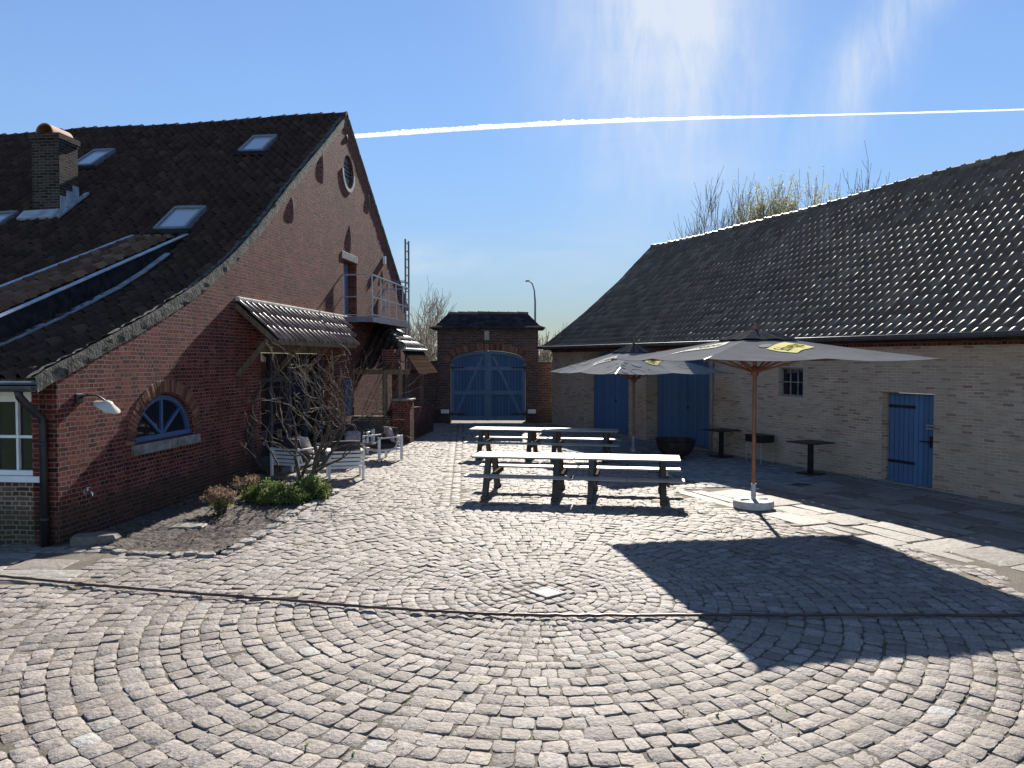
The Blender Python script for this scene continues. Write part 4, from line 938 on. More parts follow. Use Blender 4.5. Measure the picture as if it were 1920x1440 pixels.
for a, b, sgn in ((-2.49, -.985, 1), (-.975, .54, -1)):
    pa = sorted([p for p in aa if a <= p[0] <= b], key=lambda p: -p[0])
    leaf = MB().prism([(a, .09), (b, .09)] + pa, lambda s, z: XP(s, -.17, z), lambda s, z: XP(s, -.21, z)).build('gate_leaf', M['blue'], gate)
    ORG[leaf] = ORG[gate]
    fmb = MB(); xb = lambda x0, x1, z0, z1, mb=fmb: mb.box(((x0 + x1) / 2, gy0 + .138, (z0 + z1) / 2), (x1 - x0, .05, z1 - z0))
    xb(a, a + .13, .09, 2.4 if sgn > 0 else 2.88); xb(b - .13 - (0 if sgn < 0 else 0), b, .09, 2.88 if sgn > 0 else 2.4)
    for z0, z1 in ((.09, .27), (1.15, 1.31), (2.13, 2.29)): xb(a + .13, b - .13, z0, z1)
    lo, hi = (a + .16, b - .2) if sgn > 0 else (b - .16, a + .2)
    fmb.bar((lo, gy0 + .145, .28), (hi, gy0 + .145, 2.72), .11, .05, up=(0, 1, 0))
    pin = [(p[0], p[1] - .13) for p in pa]
    for i in range(len(pa) - 1):
        q = [pa[i], pa[i + 1], pin[i + 1], pin[i]]; fmb.hexa([XP(x, -.169, z) for x, z in q] + [XP(x, -.106, z) for x, z in q])
    fmb.build('leaf_frame', M['blue_frame'], leaf)
MB().box((-.98, gy0 + .09, 1.5), (.07, .03, 2.84)).build('cover_strip', M['blue_frame'], gate)
for x, dx in ((-2.49, 1), (.54, -1)):
    for z in (2.25, .36):
        mb = MB(); mb.bar((x - dx * .02, gy0 + .095, z), (x + dx * .56, gy0 + .095, z), .02, .055); mb.box((x + dx * .05, gy0 + .085, z), (.09, .04, .11)); h = mb.build('hinge', M['iron'], gate)
for x, lab in ((-2.72, 'left'), (.80, 'right')):
    t = empty('wall_light', (x, gy0, .45), 0, f'small pale box light low on the gatehouse brickwork {lab} of the gate', 'wall light', 'box lights beside the gate')
    MB().box((x, gy0 - .045, .47), (.32, .09, .16)).build('housing', M['white'], t, bevel=.01); MB().box((x, gy0 - .094, .47), (.24, .012, .09)).build('diffuser', M['bulb'], t)
def yard_wall(name, x0, x1, y0, zt, label):
    t = empty(name, ((x0 + x1) / 2, y0, 0), 0, label, 'wall')
    MB().box(((x0 + x1) / 2, y0 + .15, zt / 2 - .05), (x1 - x0, .3, zt + .1)).build('masonry', M['brick_gate'], t)
    MB().box(((x0 + x1) / 2, y0 + .15, zt + .035), (x1 - x0 + .02, .4, .07)).build('coping', M['verge'], t, bevel=.02)
yard_wall('garden_wall', -4.35, gx0 - .005, gy0 + .1, 2.46, 'dark brick garden wall between the farmhouse and the gatehouse')
yard_wall('garden_wall', gx1 + .005, 1.95, gy0 + .1, 2.42, 'short dark brick garden wall between the gatehouse and the barn')

# ------------------------------------------------------------------ picnic tables
def make_table():
    t = empty('picnic_table', (0, 0, 0))
    L = 1.93
    mb = MB(); [mb.box((0, y, .733), (L, .143, .034)) for y in np.linspace(-.30, .30, 5)]; mb.build('tabletop', M['table_wood'], t, True, bevel=.004)
    for y in (-.70, .70):
        mb = MB(); [mb.box((0, y + dy, .43), (L + .1, .135, .034)) for dy in (-.07, .07)]; mb.build('bench', M['table_wood'], t, True, bevel=.004)
    for x in (-.65, .65):
        mb = MB()
        mb.bar((x, -.34, .69), (x, .34, .69), .09, .07); mb.bar((x + .08, -.80, .375), (x + .08, .80, .375), .05, .10)
        for s in (-1, 1): mb.bar((x, s * .30, .70), (x, s * .66, .0), .11, .11, up=(1, 0, 0)); mb.box((x, s * .67, .03), (.13, .2, .06))
        mb.build('leg_frame', M['table_leg'], t, True, bevel=.004)
    return t
tb = make_table(); GRP = 'picnic tables in two rows on the cobbles'
spots = [(.245, 14.72, -.16, 'pale wooden picnic table, left one of the nearer pair'), (2.17, 14.41, -.165, 'pale wooden picnic table, right one of the nearer pair beside the parasol'),
         (-.11, 20.35, -.18, 'pale wooden picnic table in the farther pair, left end in full sun'), (1.81, 20.0, -.19, 'pale wooden picnic table in the farther pair, half shaded beside the far parasol')]
for i, (x, y, a, lab) in enumerate(spots):
    o = tb if i == 0 else copy_tree(tb); o.location = (x, y, .012); o.rotation_euler = (0, 0, a); tag(o, lab, 'picnic table', GRP)

# ------------------------------------------------------------------ parasols
def parasol(loc, rz, hx, hy, zt, ze, label, bubbles, panels, pole_m, base=True, lab_rot=.72, ls=.93, cloth='canopy'):
    t = empty('parasol', loc, rz, label, 'parasol', 'black parasols over the yard')
    def zc(x, y):
        q = max(abs(x) / hx, abs(y) / hy)
        rel = min(abs(x) / hx, abs(y) / hy) / max(q, 1e-6)
        fac = 4 * rel * (1 - rel)
        return zt - (zt - ze) * q - .035 * q * fac - .05 * q * (1 - q) * 1.2 + .004 * math.sin(9 * rel + 14 * q) * q * (1 - rel)
    V = []; F = []; n = 12; VV = {}
    mb = MB()
    for sd in range(4):
        ca, sa = [(1, 0), (0, 1), (-1, 0), (0, -1)][sd]
        g = {}
        for i in range(n + 1):
            q = .06 + .94 * i / n
            for k in range(n * 2 + 1):
                f = -1 + k / n
                ex, ey = (q * hx, f * q * hy) if sd in (0,) else (-f * q * hx, q * hy) if sd == 1 else (-q * hx, -f * q * hy) if sd == 2 else (f * q * hx, -q * hy)
                g[i, k] = len(mb.v); mb.v.append((ex, ey, zc(ex, ey))); mb.t.append(.5)
        for i in range(n):
            for k in range(n * 2): mb.f.append((g[i, k], g[i + 1, k], g[i + 1, k + 1], g[i, k + 1]))
    can = mb.build('canopy', M[cloth], t, True, uv=False, smooth=False)
    bm = bmesh.new(); bm.from_mesh(can.data); bmesh.ops.remove_doubles(bm, verts=bm.verts, dist=.001); bm.to_mesh(can.data); bm.free()
    md = can.modifiers.new('thick', 'SOLIDIFY'); md.thickness = .006
    # vent flap on top
    mb = MB(); vt = .24; V = []; nn = 24; F = []
    for q, dz in ((.02, .075), (.10, .06), (.19, .03), (.25, .012)):
        for k in range(nn):
            a = 2 * math.pi * k / nn; c, s = math.cos(a), math.sin(a); m_ = max(abs(c), abs(s)); x, y = c / m_ * q * hx, s / m_ * q * hy
            V.append((x, y, zc(x, y) + .02 + dz + .012 * math.sin(k * 2.1) * q * 4))
    for i in range(3):
        for k in range(nn): F.append((i * nn + k, i * nn + (k + 1) % nn, (i + 1) * nn + (k + 1) % nn, (i + 1) * nn + k))
    vn = mb.add(V, F).build('vent', M['canopy_vent'], can, True, uv=False); md = vn.modifiers.new('thick', 'SOLIDIFY'); md.thickness = .006
    # pole, hub, ribs, struts, finial
    mb = MB(); mb.tube([(0, 0, .30 if base else .25), (0, 0, zt + .02)], .034, 14); mb.build('pole', pole_m, t, True, smooth=False, uv=False)
    mb = MB(); mb.lathe((0, 0, 0), [(.012, 0), (.035, .02), (.04, .05), (.03, .09), (.012, .11), (.02, .13), (.008, .16)], 14); mb.v = [(x, y, z + zt + .05) for x, y, z in mb.v]; mb.build('finial', pole_m, t, True, smooth=True, uv=False)
    zh = ze - .22
    mb = MB(); mb.lathe((0, 0, zh - .09), [(.045, 0), (.062, .02), (.07, .09), (.066, .15), (.045, .18)], 16); mb.build('hub', pole_m, t, True, uv=False)
    for k in range(8):
        dx, dy = [(1, 0), (1, 1), (0, 1), (-1, 1), (-1, 0), (-1, -1), (0, -1), (1, -1)][k]
        pts = [(dx * hx * q, dy * hy * q, zc(dx * hx * q, dy * hy * q) - .03) for q in (.03, .3, .6, 1.0)]
        e = 1.02 if dx * dy else 1.0; pts[-1] = (dx * hx * e, dy * hy * e, ze - .025)
        mb = MB(); [mb.bar(pts[i], pts[i + 1], .022, .034) for i in range(3)]; rib = mb.build('rib', pole_m, t, True, uv=False)
        q = .5; mb = MB(); mb.bar((dx * .06 / max(1, abs(dx) + abs(dy) - .6), dy * .06 / max(1, abs(dx) + abs(dy) - .6), zh), (dx * hx * q, dy * hy * q, zc(dx * hx * q, dy * hy * q) - .045), .02, .034); mb.build('strut', pole_m, rib, True, uv=False)
    if base:
        mb = MB(); mb.lathe((0, 0, 0), [(.33, .0), (.345, .02), (.345, .12), (.33, .135), (.12, .15), (.05, .15)], 40); mb.build('base', M['concrete'], t, True, smooth=False, uv=False, bevel=.008)
        mb = MB(); mb.tube([(0, 0, .14), (0, 0, .42)], .042, 14); mb.tube([(.04, 0, .33), (.10, 0, .33)], .009, 6); [mb.box((.17 * s, -.02, .158), (.16, .035, .02)) for s in (-1, 1)]; mb.build('sleeve', M['zinc'], t, True, uv=False)
    else:
        mb = MB(); mb.tube([(0, 0, -.03), (0, 0, .06), (0, 0, .12), (0, 0, .45)], [.09, .08, .045, .042], 14); mb.build('sleeve', M['zinc'], t, True, uv=False)
    # printed panels, conforming to the cloth
    def panel(sd, pts, tri=None):      # (along, up the slope) -> local xyz, 8 mm above the cloth
        o = []
        for u, v in pts:
            x, y = ((u, -hy + v), (-hx + v, -u))[sd]
            o.append((x, y, zc(x, y) + .011))
        return o
    def patch(sd, poly, mat, name, parent, dz=0.):
        bm = bmesh.new(); vs = [bm.verts.new((u, v, 0)) for u, v in poly]; bm.faces.new(vs); 
        for ax in range(2):
            lo = min(p[ax] for p in poly); hi = max(p[ax] for p in poly)
            for c in np.linspace(lo, hi, 7)[1:-1]:
                no = (1, 0, 0) if ax == 0 else (0, 1, 0); co = (c, 0, 0) if ax == 0 else (0, c, 0)
                bmesh.ops.bisect_plane(bm, geom=bm.verts[:] + bm.edges[:] + bm.faces[:], plane_co=co, plane_no=no)
        me = bpy.data.meshes.new(name); 
        for v in bm.verts:
            q = panel(sd, [(v.co.x, v.co.y)])[0]; v.co = (q[0], q[1], q[2] + dz)
        bm.normal_update(); bm.to_mesh(me); bm.free(); me.materials.append(mat); o = bpy.data.objects.new(name, me); link(o, parent); ORG[o] = ORG[t]
        md = o.modifiers.new('thick', 'SOLIDIFY'); md.thickness = .003; return o
    for sd in panels:
        h_ = (hy, hx)[sd]; cu, cv = 0., h_ * .47; ca, sa = math.cos(lab_rot), math.sin(lab_rot)
        rot = lambda x, y: (cu + ls * (x * ca - y * sa), cv + ls * (x * sa + y * ca))
        lab = patch(sd, [rot(*p) for p in ((-.49, -.26), (-.46, -.29), (0, -.25), (.42, -.275), (.50, -.05), (.45, .25), (.0, .275), (-.44, .245), (-.53, .0))], M['yellow'] if sd == 0 else M['yellow_glare'], 'label', can)
        patch(sd, [rot(x, y) for x, y in [(-.16 + .20 * math.cos(a), .37 + .09 * math.sin(a)) for a in np.linspace(0, 2 * math.pi, 16, endpoint=False)]], M['print_white'], 'emblem', lab)
        cu_ = bpy.data.curves.new('txt', 'FONT'); cu_.body = 'Schweppes'; cu_.size = .25; cu_.align_x = 'CENTER'; cu_.shear = .12; cu_.offset = .001; cu_.resolution_u = 3
        to = bpy.data.objects.new('txt', cu_); col.objects.link(to); dg = bpy.context.evaluated_depsgraph_get(); me = bpy.data.meshes.new_from_object(to.evaluated_get(dg)); bpy.data.objects.remove(to)
        for v in me.vertices:
            q = panel(sd, [rot(v.co.x * .74, v.co.y * 1.55 - .115)])[0]; v.co = (q[0], q[1], q[2] + .0055)
        me.materials.clear(); me.materials.append(M['ink']); lo = bpy.data.objects.new('lettering', me); link(lo, lab); ORG[lo] = ORG[t]
        if bubbles:
            rb = random.Random(sd + 5); L_ = (hx, hy)[sd]
            bl = [(-L_ * .55, .18, .22, True), (-L_ * .42, .62, .13, False), (-L_ * .72, .42, .05, False), (-L_ * .66, .60, .06, False), (-L_ * .56, .76, .05, False), (-L_ * .3, .35, .03, False), (L_ * .42, .55, .15, True), (L_ * .58, .22, .10, True), (L_ * .68, .42, .05, False), (L_ * .76, .12, .12, False), (-L_ * .8, .14, .08, False)]
            P_ = MB()
            for u, v, rr, ring in bl:
                k = 20
                if ring:
                    a_ = [(u + rr * math.cos(x), v + rr * math.sin(x)) for x in np.linspace(0, 2 * math.pi, k, endpoint=False)]; b_ = [(u + rr * .82 * math.cos(x), v + rr * .82 * math.sin(x)) for x in np.linspace(0, 2 * math.pi, k, endpoint=False)]
                    P_.add(panel(sd, a_ + b_), [(i, (i + 1) % k, k + (i + 1) % k, k + i) for i in range(k)])
                else:
                    a_ = [(u + rr * math.cos(x), v + rr * math.sin(x)) for x in np.linspace(0, 2 * math.pi, k, endpoint=False)]; P_.add(panel(sd, a_), [tuple(range(k))])
            P_.build('bubble_print', M['print_white'], can, True, uv=False)
    return t
parasol((4.22, 13.37, 0.005), R(9.5), 1.87, 2.2, 3.02, 2.6, 'large black parasol on a round concrete base near the flagstones', False, (0, 1), M['pole_wood'])
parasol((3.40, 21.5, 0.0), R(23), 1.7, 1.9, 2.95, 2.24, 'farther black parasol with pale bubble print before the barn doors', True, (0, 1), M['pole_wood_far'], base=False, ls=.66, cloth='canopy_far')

# ------------------------------------------------------------------ fire bowl, pedestal tables, barbecue
t = empty('fire_bowl', (4.28, 20.05, 0), 0, 'big round black steel fire bowl in the shade before the barn doors', 'fire bowl')
pf = [(.16, .06), (.3, .09), (.40, .17), (.47, .29), (.50, .42), (.505, .50), (.53, .505), (.53, .515), (.49, .515), (.485, .42), (.45, .28), (.36, .16), (.1, .11)]
MB().lathe((0, 0, 0), pf, 40).build('bowl', M['rust'], t, True, smooth=True, uv=False)
mb = MB(); mb.lathe((0, 0, 0), [(.22, .0), (.22, .02), (.18, .03), (.16, .08)], 24); mb.build('foot', M['rust'], t, True, uv=False)
for x, y, a, lab in ((5.54, 20.3, .42, 'dark square pedestal table by the barn downpipe'), (6.74, 17.3, .45, 'dark square pedestal table standing nearer the single blue door')):
    t = empty('pedestal_table', (x, y, .005), a, lab, 'table', 'pedestal tables along the barn wall')
    MB().box((0, 0, .715), (.74, .74, .025)).build('tabletop', M['iron'], t, True, bevel=.005)
    MB().box((0, 0, .37), (.095, .095, .67)).build('column', M['iron'], t, True, bevel=.004)
    MB().box((0, 0, .018), (.46, .46, .03), taper=.96).build('base', M['iron'], t, True, bevel=.004)
t = empty('barbecue', (6.2, 19.2, .005), .40, 'black trough barbecue on thin metal legs between the pedestal tables', 'barbecue')
mb = MB(); mb.box((0, 0, .69), (.46, .62, .02)); mb.box((0, 0, .60), (.42, .58, .16)); mb.build('trough', M['iron'], t, True, bevel=.006)
for x in (-.19, .19):
    for y in (-.27, .27): MB().tube([(x, y, .0), (x, y, .68)], .011, 8).build('leg', M['steel'], t, True, uv=False)

# ------------------------------------------------------------------ lounge furniture
def cushion(w, d, h, n=8, puff=.35):
    mb = MB(); V = []; F = []
    g = np.linspace(-1, 1, n)
    for sgn in (1, -1):
        for y in g:
            for x in g:
                e = (1 - abs(x) ** 4) * (1 - abs(y) ** 4); V.append((x * w / 2 * (1 - .04 * y * y), y * d / 2 * (1 - .04 * x * x), sgn * h / 2 * (puff + (1 - puff) * e ** .5)))
    for o, fl in ((0, False), (n * n, True)):
        for i in range(n - 1):
            for k in range(n - 1):
                q = (o + i * n + k, o + i * n + k + 1, o + (i + 1) * n + k + 1, o + (i + 1) * n + k); F.append(q[::-1] if fl else q)
    ii = np.arange(n * n).reshape(n, n); ring = list(ii[0, :-1]) + list(ii[:-1, -1]) + list(ii[-1, :0:-1]) + list(ii[:0:-1, 0])
    for a, b in zip(ring, ring[1:] + ring[:1]): F.append((int(a), int(b), int(b) + n * n, int(a) + n * n))
    return mb.add(V, F)
def xf(mb, loc, rx=0, ry=0, rz=0):
    m = Matrix.Translation(loc) @ Matrix.Rotation(rz, 4, 'Z') @ Matrix.Rotation(ry, 4, 'Y') @ Matrix.Rotation(rx, 4, 'X'); mb.v = [tuple(m @ Vector(v)) for v in mb.v]; return mb
def seat_unit(name, W):
    t = empty(name, (0, 0, 0)); Dp = .74; w = W / 2; d = Dp / 2
    for sx in (-1, 1):
        MB().box((sx * (w - .025), d - .03, .305), (.05, .06, .61)).build('leg', M['alu'], t, True, bevel=.004)
        MB().box((sx * (w - .025), -d + .03, .315), (.05, .06, .63)).build('leg', M['alu'], t, True, bevel=.004)
        mb = MB(); mb.bar((sx * (w - .025), -d + .06, .60), (sx * (w - .025), d - .06, .585), .055, .035); mb.bar((sx * (w - .05), -d + .07, .59), (sx * (w - .05), -d + .2, .30), .03, .035); mb.build('arm', M['alu'], t, True, bevel=.003)
    mb = MB(); mb.box((0, d - .03, .27), (W - .1, .035, .05)); mb.box((0, -d + .03, .27), (W - .1, .035, .04)); [mb.box((sx * (w - .025), 0, .27), (.035, Dp - .12, .045)) for sx in (-1, 1)]; [mb.box((0, y, .285), (W - .1, .07, .015)) for y in np.linspace(-.24, .24, 5)]
    mb.build('seat_frame', M['alu'], t, True)
    mb = MB(); [mb.box((0, -d + .035 + (.63 - z) * .10, z), (W - .1, .022, .062)) for z in (.345, .43, .515)]; mb.box((0, -d + .03, .60), (W - .1, .04, .04)); mb.build('backrest', M['alu'], t, True)
    xf(cushion(W - .12, Dp - .12, .15), (0, .03, .365)).build('seat_cushion', M['cushion'], t, True, smooth=True, uv=False)
    xf(cushion(W - .13, .46, .17), (0, -d + .17, .60), rx=R(100)).build('back_cushion', M['cushion'], t, True, smooth=True, uv=False)
    return t
lc = seat_unit('lounge_chair', .76)
CH = [(-4.86, 17.15, R(-23), 'white lounge chair with slatted back close to the house wall'), (-3.64, 16.70, R(17), 'white lounge chair seen from behind at the edge of the sun'), (-3.34, 19.80, R(133), 'white lounge chair in side view with a mauve pillow')]
for i, (x, y, a, lab) in enumerate(CH):
    o = lc if i == 0 else copy_tree(lc); o.location = (x, y, .012); o.rotation_euler = (0, 0, a); tag(o, lab, 'lounge chair', 'white lounge chairs around the low table')
so = seat_unit('sofa', 1.5); so.location = (-4.62, 21.2, .012); so.rotation_euler = (0, 0, R(176)); tag(so, 'dark cushioned white sofa in the shade by the knee wall', 'sofa')
t = empty('coffee_table', (-4.25, 18.45, .012), R(8), 'low white coffee table between the lounge chairs', 'coffee table')
mb = MB(); [mb.box((x, 0, .40), (.105, .62, .022)) for x in np.linspace(-.45, .45, 9)]; mb.build('tabletop', M['alu'], t, True)
for x in (-.46, .46):
    for y in (-.28, .28): MB().box((x, y, .195), (.045, .045, .385)).build('leg', M['alu'], t, True)
mb = MB(); [mb.box((0, y, .05), (.87, .03, .035)) for y in (-.28, .28)]; [mb.box((x, 0, .05), (.03, .51, .035)) for x in (-.46, .46)]; mb.build('stretcher', M['alu'], t, True)
for x, y, z, rx, rz, m_, lab in ((-3.16, 19.83, .64, 68, R(118), 'mauve', 'mauve throw pillow propped on the side-view lounge chair'), (-4.35, 20.95, .50, 25, R(10), 'mauve', 'flat mauve throw pillow lying on the sofa seat'), (-4.72, 17.28, .66, 62, R(160), 'offwhite', 'off-white throw pillow on the lounge chair by the wall')):
    o = xf(cushion(.44, .44, .15, 10, .06), (0, 0, 0), rx=R(rx)).build('throw_pillow', M[m_], None, True, smooth=True, uv=False); o.location = (x, y, z); o.rotation_euler = (0, 0, rz); tag(o, lab, 'pillow', 'throw pillows on the lounge furniture')
o = MB().box((0, 0, .5), (.09, .09, 1.0)).build('wooden_post', M['oak'], None, True, bevel=.006); o.location = (-5.32, 17.55, 0); tag(o, 'short square wooden post standing behind the lounge chair by the wall', 'post')

# ------------------------------------------------------------------ plants
def grow(rg, p, d, L, r, lev, segs, out, spec):
    """curved branch polyline with recursion; spec = per-level (children, length factor, angle, wobble, up)"""
    n = max(3, int(L / spec['seg'])); pts = [p.copy()]; rad = [r]; q = p.copy(); dd = d.copy()
    for i in range(n):
        dd = (dd + Vector((rg.gauss(0, 1), rg.gauss(0, 1), rg.gauss(0, 1))) * spec['wob'] + Vector((0, 0, spec['up']))).normalized()
        q = q + dd * (L / n); pts.append(q.copy()); rad.append(max(spec['rmin'], r * (1 - (i + 1) / n * .55)))
    out.append((pts, rad, lev))
    if lev >= spec['lev']: return
    nc = spec['n'][lev]
    for k in range(nc):
        f = rg.uniform(spec['from'], 1.0) if k else 1.0
        i = min(n, max(1, int(f * n))); base = pts[i]; ax = (pts[i] - pts[i - 1]).normalized()
        ang = rg.uniform(*spec['ang']) * (.5 if k == 0 else 1); az = rg.uniform(0, 2 * math.pi); o = ax.orthogonal().normalized(); o.rotate(Matrix.Rotation(az, 3, ax))
        nd_ = (ax * math.cos(ang) + o * math.sin(ang)).normalized()
        grow(rg, base, nd_, L * rg.uniform(*spec['lf']), max(spec['rmin'], rad[i] * rg.uniform(.55, .8)), lev + 1, segs, out, spec)
def tubes(out, lv, sides=(7, 6, 5, 4, 3, 3, 3)):
    mb = MB()
    for pts, rad, lev in out:
        if lev in lv: mb.tube(pts, rad, sides[min(lev, 6)], cap=False)
    return mb
def leaves(pts, size, n, spread, mat, name, parent, rg):
    V = []; F = []; Ti = []
    for p in pts:
        tp = rg.random()
        for _ in range(n):
            c = p + Vector((rg.gauss(0, spread), rg.gauss(0, spread), rg.gauss(0, spread))); a = Vector((rg.gauss(0, 1), rg.gauss(0, 1), rg.gauss(0, 1) + .4)).normalized(); b = a.orthogonal().normalized(); b.rotate(Matrix.Rotation(rg.uniform(0, 6.28), 3, a)); s = size * rg.uniform(.6, 1.3); e = a.cross(b)
            o = len(V); V += [c - b * s, c + e * s * .45, c + b * s, c - e * s * .45]; F.append((o, o + 1, o + 2, o + 3)); Ti += [min(1, max(0, tp * .5 + rg.random() * .5))] * 4
    o = np_mesh(name, np.array([tuple(v) for v in V]), np.array(F), np.array(Ti), mat, parent, smooth=False); ORG[o] = ORG.get(parent, Vector((0, 0, 0))); return o

# bare shrub in the bed
rg = random.Random(14)
t = empty('bare_shrub', (-4.12, 15.3, 0), 0, 'bare many-stemmed shrub standing in the planting bed before the terrace', 'shrub')
out = []
spec = dict(seg=.08, wob=.20, up=.045, rmin=.0036, lev=4, n=[4, 3, 2, 2], ang=(.4, 1.05), lf=(.55, .85), **{'from': .4})
for k in range(7):
    a = 2 * math.pi * k / 7 + rg.uniform(-.3, .3); ln = rg.uniform(.25, .75)
    dv = Vector((math.cos(a) * ln * 1.05 + .16, math.sin(a) * ln * .9, 1)).normalized()
    grow(rg, Vector((-4.12 + .09 * math.cos(a), 15.3 + .09 * math.sin(a), .05)), dv, rg.uniform(1.2, 1.6), rg.uniform(.034, .06), 0, None, out, spec)
lim = lambda p: (p[0] - C0[0]) * N[0] + (p[1] - C0[1]) * N[1] > .1
out = [b for b in out if lim(b[0][-1]) and b[0][-1].x > -4.98 and (b[2] < 1 or b[0][-1].z > .85) and b[0][-1].z < 2.95]
tubes(out, (0, 1)).build('trunk', M['bark'], t, smooth=True, uv=False, recalc=False)
tubes(out, (2, 3, 4)).build('crown', M['twig'], t, smooth=True, uv=False, recalc=False)
# climbing vine on the gable
t = empty('climbing_vine', GP(6.1, .1, 0), 0, 'dark leafless vine climbing the brick wall beside the terrace doors', 'vine')
mb = MB(); pv = [GP(6.55, .22, 0), GP(6.2, .16, .25), GP(6.05, .1, .5), GP(5.95, .07, .85), GP(6.1, .07, 1.25), GP(6.05, .07, 1.55), GP(6.3, .08, 1.85), GP(6.6, .1, 2.05), GP(7.0, .14, 2.2)]
pv = [tuple(q) for q in catmull(pv, 6)]; mb.tube(pv, np.linspace(.055, .022, len(pv)).tolist(), 8)
pw = [tuple(q) for q in catmull([GP(6.0, .07, .6), GP(5.8, .06, .9), GP(5.85, .06, 1.15), GP(6.0, .07, 1.3)], 6)]; mb.tube(pw, .028, 7)
mb.build('trunk', M['bark_dark'], t, smooth=True, uv=False)
out = []; sp2 = dict(seg=.1, wob=.2, up=.0, rmin=.005, lev=2, n=[3, 2], ang=(.3, .9), lf=(.5, .8), **{'from': .3})
for s, p, z in ((6.3, .1, 1.9), (6.7, .12, 2.1), (7.0, .14, 2.2), (6.95, .14, 2.2)): grow(rg, Vector(GP(s, p, z)), Vector((T[0] * .9 + .2, T[1] * .9, rg.uniform(-.2, .3))).normalized(), .7, .014, 0, None, out, sp2)
tubes(out, (0, 1, 2)).build('crown', M['twig'], t, smooth=True, uv=False, recalc=False)
# low green ground-cover bushes and dry hydrangeas
def bush(name, x, y, rx, ry, h, n, label, cat, mat='leaf', size=.035, group=None):
    t = empty(name, (x, y, 0), 0, label, cat, group); rg = random.Random(int(abs(x * 100 + y * 31)))
    pts = []
    for i in range(n):
        a, b = rg.uniform(0, 2 * math.pi), math.acos(rg.uniform(0.02, 1)); rr = rg.uniform(.72, 1) * (1 + .14 * math.sin(a * 3 + x) + .1 * math.sin(a * 7))
        pts.append(Vector((x + rx * rr * math.sin(b) * math.cos(a), y + ry * rr * math.sin(b) * math.sin(a), .05 + h * rr * math.cos(b))))
    leaves(pts, size, 3, .03, M[mat], 'foliage', t, rg)
    mb = MB(); [mb.tube([(x + rg.uniform(-.05, .05), y, .0), p.lerp(Vector((x, y, h * .3)), .45), p], [.01, .006, .004], 4, cap=False) for p in pts[::max(1, n // 30)]]; mb.build('stem', M['bark_dark'], t, uv=False, recalc=False)
GB = 'low green bushes in the planting bed'
bush('low_bush', -4.46, 14.05, .42, .42, .27, 1200, 'low green bush beside the dry hydrangea', 'bush', group=GB)
bush('low_bush', -4.12, 13.75, .42, .4, .24, 1000, 'low green bush between two others under the bare shrub', 'bush', group=GB)
bush('low_bush', -3.78, 14.35, .34, .5, .33, 1200, 'rounded green bush at the stone edge nearest the paving', 'bush', group=GB)
def hydrangea(x, y, h, n, label):
    t = empty('hydrangea', (x, y, 0), 0, label, 'hydrangea', 'dry hydrangeas in the planting bed'); rg = random.Random(int(x * -77)); mb = MB(); hd = []
    for i in range(n):
        a = rg.uniform(0, 6.28); rr = rg.uniform(.05, .30); top = Vector((x + rr * math.cos(a), y + rr * math.sin(a), h * rg.uniform(.6, 1) * (1 - rr * .5))); mb.tube([(x + rg.uniform(-.06, .06), y + rg.uniform(-.06, .06), .0), Vector((x, y, 0)).lerp(top, .55) + Vector((0, 0, .05)), top], [.008, .006, .005], 5, cap=False); hd.append(top)
    mb.build('stem', M['twig'], t, uv=False, recalc=False)
    pts = [p + Vector((rg.gauss(0, .032), rg.gauss(0, .032), rg.gauss(0, .024))) for p in hd for _ in range(26)]; leaves(pts, .016, 2, .008, M['leaf_dry'], 'flower_head', t, rg)
    leaves([p.lerp(Vector((x, y, 0)), rg.uniform(.2, .6)) for p in hd for _ in range(3)], .035, 2, .04, M['leaf'], 'foliage', t, rg)
hydrangea(-4.80, 12.62, .52, 40, 'larger dry brown hydrangea alone in the bare soil')
hydrangea(-4.98, 14.3, .44, 20, 'smaller dry brown hydrangea behind, against the house wall')

# weeds in the joints and litter on the soil
rg = random.Random(77); wp = []
while len(wp) < 260:
    x, y = rg.uniform(-5, 5), rg.uniform(4.8, 15)
    if int(region(np.array([x]), np.array([y]))[0]) == 0 and (math.sin(x * 2.1 + 1) * math.cos(y * 1.7) > .45 or rg.random() < .06): wp.append(Vector((x, y, .004)))
w_ = leaves(wp, .016, 5, .018, M['leaf'], 'joint_weeds', None, rg); tag(w_, kind='stuff')
wp = []
while len(wp) < 420:
    x, y = rg.uniform(-6.1, -3.6), rg.uniform(10.2, 16)
    if in_poly(np.array([x]), np.array([y]), bed_poly)[0]: wp.append(Vector((x, y, .055)))
w_ = leaves(wp, .022, 1, .015, M['leaf_dry'], 'leaf_litter', None, rg); tag(w_, kind='stuff')

